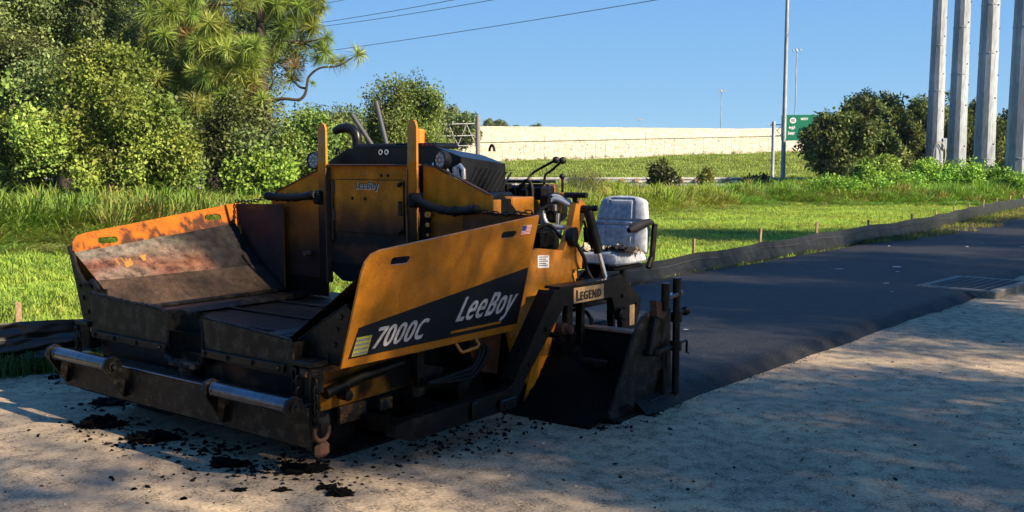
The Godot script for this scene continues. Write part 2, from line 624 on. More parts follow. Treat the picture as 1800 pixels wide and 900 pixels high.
func grass_tuft(n: int, R: float, h: float, wid: float, lean: float) -> ArrayMesh:
	var g := G.new()
	for i in n:
		var a := rr(0, TAU)
		var at := Vector3(cos(a), 0, sin(a)) * R * sqrt(rng.randf())
		var b := rr(0, TAU)
		var dir := Vector3(cos(b), 0, sin(b))
		var side := Vector3(-sin(b), 0, cos(b)).rotated(Vector3.UP, rr(-0.6, 0.6)) * wid * rr(0.6, 1.2)
		var hh := h * rr(0.5, 1.15)
		var le := lean * rr(0.2, 1.2)
		var k := rr(0.75, 1.2)
		g.col = Color(k * rr(0.85, 1.25), k, k * rr(0.6, 1.0))
		var c := g.col
		var q1 := at + Vector3.UP * hh * 0.45 + dir * hh * le * 0.2
		var q2 := at + Vector3.UP * hh * 0.82 + dir * hh * le * 0.55
		var q3 := at + Vector3.UP * hh * (1.0 - le * 0.25) + dir * hh * le * 1.1
		var nn := (dir * -0.4 + Vector3.UP).normalized()
		g.stri(at + side, at - side, q1 - side, nn, nn, nn, Vector2.ZERO, Vector2.ZERO, Vector2.ZERO, c, c, c)
		g.stri(at + side, q1 - side, q1 + side, nn, nn, nn, Vector2.ZERO, Vector2.ZERO, Vector2.ZERO, c, c, c)
		g.stri(q1 + side, q1 - side, q2 - side * 0.7, nn, nn, nn, Vector2.ZERO, Vector2.ZERO, Vector2.ZERO, c, c, c)
		g.stri(q1 + side, q2 - side * 0.7, q2 + side * 0.7, nn, nn, nn, Vector2.ZERO, Vector2.ZERO, Vector2.ZERO, c, c, c)
		g.stri(q2 + side * 0.7, q2 - side * 0.7, q3, nn, nn, nn, Vector2.ZERO, Vector2.ZERO, Vector2.ZERO, c, c, c)
	return g.mesh()


# foliage spread through the shells of a crown's lumps; lumps are [x, y, d, r]
func crown(parent: Node3D, base: Vector3, lumps: Array, meshes: Array, m: Material, tone: Color, per: float, size := 1.0, gap := -0.12, vary := 0.3, called := "crown") -> void:
	var xs: Array = []
	var cs: Array = []
	for i in meshes.size():
		xs.append([])
		cs.append([])
	for l in lumps:
		var o := p(l[0], l[1], l[2]) - base
		var r: float = l[3]
		var lt := rr(1.0 - vary, 1.0 + vary)
		var warm := rr(0.88, 1.16)
		for i in int(per * r * r):
			var d := Vector3(rng.randfn(), rng.randfn(), rng.randfn()).normalized()
			var q := o + d * r * (0.55 + 0.5 * rng.randf() + 0.22 * nz(d.x + l[0], d.y + l[1], d.z + l[2], 0.016))
			if (q + base).y < 0.05 or nz(q.x + base.x, q.y, q.z + base.z, 0.011) < gap:
				continue
			var k := lt * rr(0.75, 1.25)
			var w := rng.randi() % meshes.size()
			xs[w].append(Transform3D(rnd_basis().scaled(Vector3.ONE * size * rr(0.7, 1.3)), q))
			cs[w].append(Color(tone.r * k * warm, tone.g * k, tone.b * k))
	for i in meshes.size():
		if xs[i].size():
			scatter(called, parent, meshes[i], m, xs[i], cs[i])


func lumps_in(cx: float, cy: float, cd: float, rx: float, ry: float, rd: float, n: int, r0: float, r1: float) -> Array:
	var o: Array = []
	for i in n:
		var d := Vector3(rng.randfn(), rng.randfn(), rng.randfn()).normalized() * pow(rng.randf(), 0.4)
		o.append([cx + d.x * rx, cy + d.y * ry, cd + d.z * rd, rr(r0, r1)])
	return o


func tree(called: String, label: String, category: String, group: String, base: Vector3, height: float, rad: float, lumps: Array, meshes: Array, tone: Color, per: float, size := 1.0, gap := -0.12, vary := 0.3, lean := 0.3) -> Node3D:
	var t := thing(called, label, category, base, group)
	var g := G.new()
	var pts: Array = []
	var rs: Array = []
	var sx := rr(-lean, lean)
	var sz := rr(-lean, lean)
	for i in 9:
		var f := i / 8.0
		pts.append(Vector3(sx * f + 0.1 * nz(f, base.x, 0, 0.02), height * f - 0.05, sz * f + 0.1 * nz(0, f, base.z, 0.02)))
		rs.append(rad * (1.0 - 0.65 * f) * (1.35 if i == 0 else 1.0))
	g.tube(pts, rs, 9)
	put("trunk", g, M.bark, t)
	for i in mini(lumps.size(), 9):
		var l: Array = lumps[i]
		var to := p(l[0], l[1], l[2]) - base
		var f := clampf(to.y / height * 0.75, 0.15, 0.95)
		var from: Vector3 = pts[int(f * 8)]
		var gl := G.new()
		var mid := from.lerp(to, 0.5) + Vector3(rr(-0.15, 0.15), rr(-0.1, 0.25), rr(-0.15, 0.15))
		gl.tube([from, from.lerp(mid, 0.5) + Vector3.UP * 0.03, mid, mid.lerp(to, 0.6), to], [rad * 0.4, rad * 0.32, rad * 0.25, rad * 0.17, rad * 0.08], 6)
		put("limb", gl, M.bark, t)
	if group == "trees along the left edge of the field" or group == "dark evergreens behind the poles" or group == "undergrowth below the trees":
		var tg := G.new()
		tg.col = Color(1.6, 1.5, 1.35)
		for i in lumps.size() * 2:
			var l: Array = lumps[rng.randi() % lumps.size()]
			var q := p(l[0], l[1], l[2]) - base
			var d := Vector3(rng.randfn(), rng.randfn() * 0.7 + 0.3, rng.randfn() + 0.8).normalized()
			var r0: float = l[3]
			var k := rnd_basis().x * r0 * 0.3
			tg.tube([q + d * r0 * 0.2, q + d * r0 * 0.6 + k * 0.5, q + d * r0 * 1.0 + k, q + d * r0 * rr(1.1, 1.3) + k * 0.7], [0.02, 0.014, 0.009, 0.004], 4, false)
		put("twigs", tg, M.bark, t).set_meta("kind", "stuff")
	crown(t, base, lumps, meshes, M.leaf, tone, per, size, gap, vary)
	return t


# ---------------------------------------------------------------- _ready
func _ready() -> void:
	rng.seed = 7000
	noise.seed = 5
	noise.frequency = 0.01
	noise.fractal_octaves = 3
	# camera
	var cam := Camera3D.new()
	cam.name = "camera"
	cam.position = Vector3(0, 1.65, 0)
	cam.rotation_degrees = Vector3(-5.39, 0, 0)
	cam.fov = 29.4
	cam.near = 0.1
	cam.far = 3000.0
	add_child(cam)
	cam.current = true
	# sky, sun, exposure
	var sky := ProceduralSkyMaterial.new()
	sky.sky_top_color = Color(0.0235, 0.089, 0.234).linear_to_srgb()
	sky.sky_horizon_color = Color(0.098, 0.176, 0.236).linear_to_srgb()
	sky.sky_curve = 0.13
	sky.ground_bottom_color = Color(0.06, 0.06, 0.04).linear_to_srgb()
	sky.ground_horizon_color = Color(0.10, 0.12, 0.12).linear_to_srgb()
	sky.sun_angle_max = 34.0
	sky.sun_curve = 0.16
	var env := Environment.new()
	env.background_mode = Environment.BG_SKY
	env.sky = Sky.new()
	env.sky.sky_material = sky
	env.tonemap_mode = Environment.TONE_MAPPER_LINEAR
	env.tonemap_exposure = 3.7
	env.sdfgi_enabled = true
	env.ssao_enabled = true
	env.ssil_enabled = true
	env.fog_enabled = true
	env.fog_light_color = Color(0.75, 0.85, 0.95)
	env.fog_density = 0.00012
	var we := WorldEnvironment.new()
	we.name = "environment"
	we.environment = env
	add_child(we)
	var sun := DirectionalLight3D.new()
	sun.name = "sun"
	sun.light_color = Color(1.0, 0.91, 0.79)
	sun.light_energy = 1.45
	sun.light_angular_distance = 0.7
	sun.shadow_enabled = true
	var el := deg_to_rad(31.0)
	var az := deg_to_rad(121.0)
	var to_sun := Vector3(sin(az) * cos(el), sin(el), -cos(az) * cos(el))
	sun.transform = Transform3D(Basis.looking_at(-to_sun), to_sun * 60.0)
	add_child(sun)

	materials()
	setting()
	far_things()
	vegetation()
	fence()
	drain()
	paver()
	debris()


# ---------------------------------------------------------------- ground, road, slope
var fence_path: Array = []
var mat_right: Array = []

func side_of(path: Array, i: int) -> Vector3:
	var d: Vector3 = (path[mini(i + 1, path.size() - 1)] - path[maxi(i - 1, 0)]).normalized()
	return d.cross(Vector3.UP).normalized()


func at_path(path: Array, f: float) -> Array:
	var x := clampf(f, 0.0, 1.0) * (path.size() - 1)
	var i := mini(int(x), path.size() - 2)
	var q: Vector3 = path[i].lerp(path[i + 1], x - i)
	return [q, side_of(path, i).lerp(side_of(path, i + 1), x - i).normalized()]


func setting() -> void:
	var g := G.new()
	g.patch(p(-1500, -0.03, -1500), p(1500, -0.03, -1500), p(1500, -0.03, 1500), p(-1500, -0.03, 1500), 30, 30, Vector3.UP)
	tag(put("ground", g, M.turf), "", "", "", "structure")

	var F: Array = []
	for q in [[-30, -24], [-20, -6], [-13.5, 2.6], [-9, 5.4], [-6.5, 6.5], [-4.07, 7.63], [-3.3, 8.1], [-1.2, 10.0], [1.59, 12.9], [2.46, 13.99], [3.65, 15.55], [5.06, 17.28], [6.73, 19.17], [8.24, 20.72], [9.91, 22.91], [13.29, 28.0], [15.87, 31.64], [20, 37], [28, 46]]:
		F.append(p(q[0], 0, q[1]))
	fence_path = track_path(F, 400)
	var base := G.new()
	base.sheet(func(s, r):
		var a := at_path(fence_path, s)
		var o: float = 0.22 + 0.1 * nz(s * 40, 0, 0, 0.03) + pow(r, 2.2) * 42.0
		var q: Vector3 = a[0] + a[1] * o
		q.y = 0.002 + 0.012 * r + 0.010 * nz(q.x, 0, q.z, 0.006) * minf(1.0, r * 30.0)
		return q, 300, 80, Vector3.UP, func(_s, r, q):
			var k: float = 1.0 + 0.22 * nz(q.x, 3, q.z, 0.004) + 0.15 * nz(q.x, 9, q.z, 0.02)
			var warm: float = 0.5 + 0.5 * nz(q.x, 20, q.z, 0.003)
			return Color(k * (1.0 + 0.04 * warm), k, k * (1.0 - 0.05 * warm)))
	tag(put("road_base", base, M.dirt), "", "", "", "structure")

	# fresh mat of asphalt
	var L: Array = []
	for q in [[-1.9, 8.66], [-1.72, 8.87], [-0.1, 10.7], [1.46, 12.44], [2.44, 13.86], [3.51, 14.97], [4.88, 16.66], [6.55, 18.66], [8.87, 21.68], [12.08, 25.85], [16.07, 30.95], [20, 36], [27, 44.5]]:
		L.append(p(q[0], 0, q[1]))
	var R: Array = []
	for q in [[0.80, 6.35], [1.15, 6.76], [1.73, 7.46], [2.46, 8.32], [3.08, 9.0], [3.88, 9.98], [4.6, 10.78], [5.41, 11.72], [6.71, 13.42], [7.86, 14.89], [10, 17.6], [12.5, 20.8], [16, 25.5], [20, 30.6], [28, 40]]:
		R.append(p(q[0], 0, q[1]))
	var lp := track_path(L, 420)
	mat_right = track_path(R, 420)
	var cross := [[0.0, 0.0, -0.09], [0.0, 0.050, -0.04], [0.0, 0.083, 0.0]]
	for i in 27:
		cross.append([0.02 + 0.94 * i / 26.0, 0.088, 0.0])
	cross.append_array([[1.0, 0.089, -0.08], [1.0, 0.084, -0.02], [1.0, 0.060, 0.03], [1.0, 0.028, 0.08], [1.0, -0.004, 0.12]])
	var am := G.new()
	am.sheet(func(s, r):
		var k: Array = cross[int(round(r * 34))]
		var i := int(round(s * 840))
		var a := at_path(lp, s)
		var b := at_path(mat_right, s)
		var q: Vector3 = a[0].lerp(b[0], k[0])
		var rag: float = 0.03 * nz(q.x, 1, q.z, 0.012) + 0.005 * nz(q.x, 1, q.z, 0.05)
		if k[2] != 0.0 or k[0] == 0.0 or k[0] == 1.0:
			q += b[1] * (k[2] + rag * (1.0 if k[0] > 0.5 else 1.6))
		var back: float = (q - paver_at).dot(Vector3(sin(YAW), 0, -cos(YAW)))
		var loose := 1.0 - smoothstep(3.75, 3.95, back + 0.15 * nz(q.x, 2, q.z, 0.02))
		q.y = k[1] + 0.003 * nz(q.x, 7, q.z, 0.03) + loose * (0.012 + 0.008 * nz(q.x, 3, q.z, 0.12)) * (1.0 if k[1] > 0.04 else 0.3)
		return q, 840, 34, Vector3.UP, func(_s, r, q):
			var back: float = (q - paver_at).dot(Vector3(sin(YAW), 0, -cos(YAW)))
			var side: float = (q - paver_at).dot(Vector3(cos(YAW), 0, sin(YAW)))
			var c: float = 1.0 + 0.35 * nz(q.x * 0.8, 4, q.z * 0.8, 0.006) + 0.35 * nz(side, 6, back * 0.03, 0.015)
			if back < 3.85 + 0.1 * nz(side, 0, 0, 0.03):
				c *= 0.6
			if r > 29.5 / 34.0:
				c *= 0.32   # loose uncompacted edge
			return Color(c, c, c))
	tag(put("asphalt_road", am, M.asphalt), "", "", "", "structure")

	# highway behind the guardrail, embankment up to the wall
	var hw := G.new()
	hw.quad(p(-160, -0.02, 66), p(160, -0.02, 66), p(160, -0.02, 82), p(-160, -0.02, 82), Vector3.UP)
	tag(put("highway", hw, M.far_road), "", "", "", "structure")
	var em := G.new()
	em.sheet(func(s, r):
		var x: float = lerpf(-120.0, 150.0, s)
		var foot := 88.0
		var d1 := wall_d(x)
		var d: float = lerpf(foot, d1 + 3.0, r)
		var y: float = (wall_bottom(x) + 0.25) * smoothstep(-0.08, 1.0, r) - 0.02
		y += 0.22 * nz(x, 0, d, 0.0015)
		return p(x, y, d), 120, 40, Vector3.UP, func(_s, _r, q):
			var k: float = 1.0 + 0.35 * nz(q.x, 2, q.z, 0.002) + 0.25 * nz(q.x * 0.4, 2, q.z, 0.012)
			return Color(k * 1.05, k, k * 0.9))
	tag(put("embankment", em, M.slope), "", "", "", "structure")


func wall_d(x: float) -> float:
	return 120.0 + (x + 3.8) * 0.26


func wall_bottom(x: float) -> float:
	return 1.53 + (x + 3.8) * 0.0327


func wall_top(x: float) -> float:
	return 5.33 + (x + 3.8) * 0.0273


# ---------------------------------------------------------------- wall, poles, sign, guardrail, wires
func far_things() -> void:
	var wall := thing("retaining_wall", "long pale concrete retaining wall of the raised highway above the grass slope", "wall")
	var tones: Array = []
	for i in 5:
		var m: StandardMaterial3D = M.concrete.duplicate()
		m.albedo_color = Color(0.62 + 0.012 * (i - 2), 0.59 + 0.012 * (i - 2), 0.485 + 0.011 * (i - 2)).linear_to_srgb()
		tones.append(m)
	var step := 1.3
	var ang := atan(0.26)
	var x := -22.0
	var col := 0
	while x < 52.0:
		var h := wall_top(x) - 1.0 - (wall_bottom(x) - 0.2)
		var rows := 4
		for r in rows:
			var y0 := wall_bottom(x) - 0.2 + h * r / rows
			var g := G.new()
			var off := 0.4 if col % 2 else 0.0
			var ya := y0 + (off if r else 0.0)
			var yb := y0 + h / rows + (off if r < rows - 1 else 0.0)
			g.box(Transform3D(Basis(Vector3.UP, ang), p(x + step / 2, (ya + yb) / 2, wall_d(x + step / 2) + 0.1 + rr(0, 0.012))), Vector3(step / cos(ang) - 0.034, yb - ya - 0.034, 0.2), 0.012)
			put("concrete_panel", g, tones[rng.randi() % 5], wall)
		x += step
		col += 1
	var back := G.new()
	back.box(Transform3D(Basis(Vector3.UP, ang), p(15, 3.0, wall_d(15) + 0.235)), Vector3(78, 6.5, 0.4))
	x = -22.0
	while x < 52.0:
		var g := G.new()
		var a := wall_top(x)
		var b := wall_top(x + 6.5)
		var pr := poly([-0.12, -1.05, -0.12, -0.75, 0.0, -0.72, 0.0, -0.06, 0.3, 0.0, 0.5, 0.0, 0.5, -1.05])
		for k in pr.size():
			var q0 := pr[k]
			var q1 := pr[(k + 1) % pr.size()]
			g.quad(p(x + 0.02, a + q0.y, wall_d(x) + q0.x), p(x + 6.48, b + q0.y, wall_d(x + 6.5) + q0.x), p(x + 6.48, b + q1.y, wall_d(x + 6.5) + q1.x), p(x + 0.02, a + q1.y, wall_d(x) + q1.x), Vector3(0, (q0.y + q1.y) / 2 + 0.5, (0.2 - (q0.x + q1.x) / 2) * 8.0))
		put("parapet_section", g, tones[rng.randi() % 5], wall)
		x += 6.5
	put("backing_wall", back, tones[0], wall)

	# weeds along the wall foot
	var weed := clump(30, 0.4, 0.2, 0.08)
	var xs: Array = []
	var cs: Array = []
	for i in 160:
		var wx := rr(-6, 42)
		xs.append(Transform3D(rnd_basis().scaled(Vector3.ONE * rr(0.3, 0.9)), p(wx, wall_bottom(wx) + 0.3 + rr(0, 0.25), wall_d(wx) - 0.5)))
		cs.append(Color(0.10, 0.12, 0.03) * rr(0.7, 1.3))
	for i in 70:
		var wx := -3.0 + 38.0 * pow(rng.randf(), 1.2)
		xs.append(Transform3D(rnd_basis().scaled(Vector3.ONE * rr(0.12, 0.35)), p(wx, lerpf(wall_bottom(wx) + 0.4, wall_top(wx) - 1.1, rng.randf()), wall_d(wx) - 0.04)))
		cs.append(Color(0.05, 0.05, 0.025) * rr(0.6, 1.3))
	tag(scatter("wall_weeds", self, weed, M.leaf, xs, cs), "", "", "", "stuff")

	# four tall tapered transmission poles
	var spots := [[26.68, 62.0, "grey steel pole with a cable loop and box, farthest left of four", 0.56], [25.37, 56.0, "tall grey steel pole second from the left in the row of four", 0.55], [24.06, 50.0, "tall grey steel pole third from the left in the row of four", 0.55], [22.72, 44.0, "tall grey steel pole nearest the road at the right edge of the row", 0.57]]
	for i in 4:
		var s: Array = spots[i]
		var t := thing("transmission_pole", s[2], "pole", p(s[0], 0, s[1]), "tall steel transmission poles")
		var g := G.new()
		var prof: Array = []
		for k in 5:
			prof.append(Vector2(lerpf(s[3], 0.22, k / 4.0), 30.0 * k / 4.0 - 0.2))
		var sides := 12
		for k in sides:
			var a0 := TAU * (k + 0.35) / sides
			var a1 := TAU * (k + 1.35) / sides
			var d0 := Vector3(cos(a0), 0, sin(a0))
			var d1 := Vector3(cos(a1), 0, sin(a1))
			g.col = Color.WHITE * rr(0.9, 1.06)
			for q in 4:
				var A: Vector2 = prof[q]
				var B: Vector2 = prof[q + 1]
				g.quad(d0 * A.x + Vector3.UP * A.y, d1 * A.x + Vector3.UP * A.y, d1 * B.x + Vector3.UP * B.y, d0 * B.x + Vector3.UP * B.y, d0 + d1)
		put("shaft", g, M.galv, t)
		for y: float in [1.9, 6.2 + i * 0.5, 9.0 + i * 0.3]:
			var b := G.new()
			var r0: float = lerpf(s[3], 0.22, y / 30.0)
			b.lathe(Transform3D(Basis(), Vector3(0, y, 0)), [Vector2(r0 * 0.99, -0.04), Vector2(r0 + 0.012, -0.03), Vector2(r0 + 0.012, 0.03), Vector2(r0 * 0.99, 0.04)], 12)
			put("seam_band", b, M.galv, t)
		for k in 9:
			var b := G.new()
			var y := 1.5 + k * 1.15
			var r0: float = lerpf(s[3], 0.22, y / 30.0)
			var a := deg_to_rad(40.0 + 25.0 * (k % 2))
			b.ball(Vector3(cos(a), 0, sin(a)) * r0 + Vector3.UP * y, 0.045, 6)
			put("step_lug", b, M.ink, t)
		if i == 0:
			var cb := G.new()
			cb.bx(Vector3(0.42, 2.9, 0.42), Vector3(0.28, 0.7, 0.2), 0.03)
			put("cable_box", cb, M.galv, t)
			for k in 2:
				var lo := G.new()
				var pts: Array = []
				for q in 25:
					var a := TAU * q / 24
					pts.append(Vector3(0.05 + cos(a) * (0.42 - 0.05 * k), 2.2 + sin(a) * (0.85 - 0.06 * k), 0.62 + 0.04 * k))
				lo.tube(pts, 0.022, 6, false)
				put("cable_loop", lo, M.rail, t)

	# street light pole and far high masts
	var lpole := thing("light_pole", "slender grey light pole rising in front of the green sign", "pole", p(17.15, 0, 62))
	var lg := G.new()
	lg.lathe(Transform3D(), [Vector2(0.24, 0), Vector2(0.24, 0.25), Vector2(0.15, 0.3), Vector2(0.07, 25.0), Vector2(0, 25.0)], 12, false)
	put("shaft", lg, M.galv, lpole)
	for s in [[57.5, 200.0, 24.7, 0.16, "thin high mast light beside the tall light pole, lamps on top", 0.75], [63.7, 300.0, 24.0, 0.2, "thin high mast light standing above the middle of the wall", 0.95], [58.3, 450.0, 22.2, 0.2, "small distant high mast light just above the wall top", 1.2]]:
		var t := thing("high_mast_light", s[4], "light mast", p(s[0], 0, s[1]), "distant high mast lights")
		var g := G.new()
		g.tube([Vector3.ZERO, Vector3(0, s[2], 0)], [s[3], s[3] * 0.6], 8)
		put("shaft", g, M.galv, t)
		for k in 4:
			var h := G.new()
			var a := TAU * k / 4 + 0.4
			var k2: float = s[5]
			h.bar(Vector3(0, s[2], 0), Vector3(cos(a), 0, sin(a)) * 0.9 * k2 + Vector3.UP * (s[2] as float), 0.1, 0.1)
			h.lathe(Transform3D(Basis(), Vector3(cos(a) * 0.95 * k2, (s[2] as float) - 0.55 * k2, sin(a) * 0.95 * k2)), [Vector2(0.1, 0.6 * k2), Vector2(0.22 * k2, 0.35 * k2), Vector2(0.26 * k2, 0.1 * k2), Vector2(0, 0.0)], 10)
			put("lamp_head", h, M.galv, t)

	# green sign on a post with a truss arm
	var sg := thing("highway_sign", "green highway sign with a route shield half hidden by the dark trees", "sign", p(22.6, 0, 85))
	var g1 := G.new()
	g1.tube([Vector3(0, -0.1, 0), Vector3(0, 5.3, 0)], 0.15, 10)
	put("post", g1, M.galv, sg)
	for y: float in [5.0, 4.05]:
		var arm := G.new()
		arm.tube([Vector3(-0.55, y, 0), Vector3(3.6, y + 0.1, -0.6)], 0.05, 6)
		put("arm", arm, M.galv, sg)
	for k in 2:
		var br := G.new()
		br.tube([Vector3(0, 4.9 - 0.7 * k, 0), Vector3(0.7, 4.1 + 0.8 * k, -0.1)], 0.03, 6)
		put("brace", br, M.galv, sg)
	var yaw := -0.12
	var sx := Transform3D(Basis(Vector3.UP, yaw), Vector3(0.62, 3.65, 0.12))
	var pn := G.new()
	pn.plate(poly([0.08, 0, 3.0, 0, 3.08, 0.08, 3.08, 2.12, 3.0, 2.2, 0.08, 2.2, 0, 2.12, 0, 0.08]), sx, 0.06)
	var panel := put("sign_panel", pn, M.sign, sg)
	var sh := G.new()
	sh.plate(stadium(0.98, 1.72, 0.52, 0.48), sx.translated_local(Vector3(0, 0, 0.06)), 0.012)
	put("route_shield", sh, M.white, panel)
	var tx := G.new()
	lettering(tx, "192", sx.translated_local(Vector3(0.80, 1.59, 0.072)), 0.26, 0.36, 0.01)
	put("route_number", tx, M.ink, panel)
	var tw := G.new()
	lettering(tw, "WEST", sx.translated_local(Vector3(1.62, 1.75, 0.06)), 0.2, 0.62, 0.012)
	lettering(tw, "egi", sx.translated_local(Vector3(0.65, 0.95, 0.06)), 0.32, 0.5, 0.012)
	lettering(tw, "iver", sx.translated_local(Vector3(0.60, 0.5, 0.06)), 0.3, 0.55, 0.012)
	put("sign_lettering", tw, M.white, panel)

	# old truss arm at the left end of the wall
	var gt := thing("truss_gantry", "weathered pole with a steel truss arm before the left end of the wall", "gantry", p(-3.05, 0, 88))
	var gp := G.new()
	gp.tube([Vector3(0, -0.1, 0), Vector3(0, 5.9, 0)], 0.22, 10)
	put("post", gp, M.grey_concrete, gt)
	for y: float in [5.25, 4.2, 3.3]:
		var c := G.new()
		c.tube([Vector3(0.25, y, 0), Vector3(-4.5, y - 0.12, 0.5)], 0.055, 6)
		put("chord", c, M.rail, gt)
	for k in 5:
		var c := G.new()
		c.tube([Vector3(-0.2 - k * 0.8, 5.2 if k % 2 else 3.35, 0.05), Vector3(-1.0 - k * 0.8, 3.3 if k % 2 else 5.15, 0.1)], 0.035, 6)
		put("lattice_bar", c, M.rail, gt)

	# guardrail seen from its back
	var gr := thing("guardrail", "grey steel guardrail along the highway behind the tall grass", "guardrail", p(0, 0, 62))
	var rl := G.new()
	var pr := [Vector2(0.0, 0.42), Vector2(0.05, 0.48), Vector2(0.05, 0.52), Vector2(0.0, 0.58), Vector2(0.0, 0.62), Vector2(0.05, 0.68), Vector2(0.05, 0.74), Vector2(0.0, 0.8)]
	for k in 7:
		rl.quad(Vector3(-60, pr[k].y, pr[k].x), Vector3(70, pr[k].y, pr[k].x), Vector3(70, pr[k + 1].y, pr[k + 1].x), Vector3(-60, pr[k + 1].y, pr[k + 1].x), Vector3(0, -(pr[k + 1].x - pr[k].x), 0.1))
	put("rail", rl, M.rail, gr)
	for k in 46:
		var x0 := -14.0 + k * 0.95
		var g := G.new()
		g.bx(Vector3(x0, 0.36, 0.12), Vector3(0.14, 0.72, 0.12), 0.01)
		var post := put("post", g, M.rail, gr)
		var bl := G.new()
		bl.bx(Vector3(x0 + 0.02, 0.63, 0.2), Vector3(0.26, 0.24, 0.08), 0.01)
		put("block", bl, M.wood, post)

	# power lines
	var wires := [[70.0, 1190.0, 0.0, 120.0, 380.0, 118.0, "lowest single dark power line crossing the sky behind the pine"], [75.0, 905.0, 0.0, 125.0, 470.0, 62.0, "thicker pair lower power line crossing the sky behind the pine top"], [75.2, 835.0, 0.0, 125.0, 440.0, 60.0, "upper power line of the close pair crossing behind the pine top"], [76.0, 640.0, 0.0, 126.0, 520.0, 14.0, "topmost power line cutting the top edge of the sky"]]
	for w in wires:
		var a := p((w[1] - 900.0) / 1715.4 * w[0], 1.65 + (288.2 - w[2]) / 1715.4 * w[0], w[0])
		var b := p((w[4] - 900.0) / 1715.4 * w[3], 1.65 + (288.2 - w[5]) / 1715.4 * w[3], w[3])
		var d: Vector3 = b - a
		var g := G.new()
		var pts: Array = []
		for k in 41:
			var f := -1.0 + 2.6 * k / 40.0
			pts.append(a + d * f - Vector3.UP * 1.2 * f * (1.0 - f))
		g.tube(pts, 0.028, 5)
		tag(put("power_line", g, M.wire), w[6], "power line", "power lines crossing the sky")


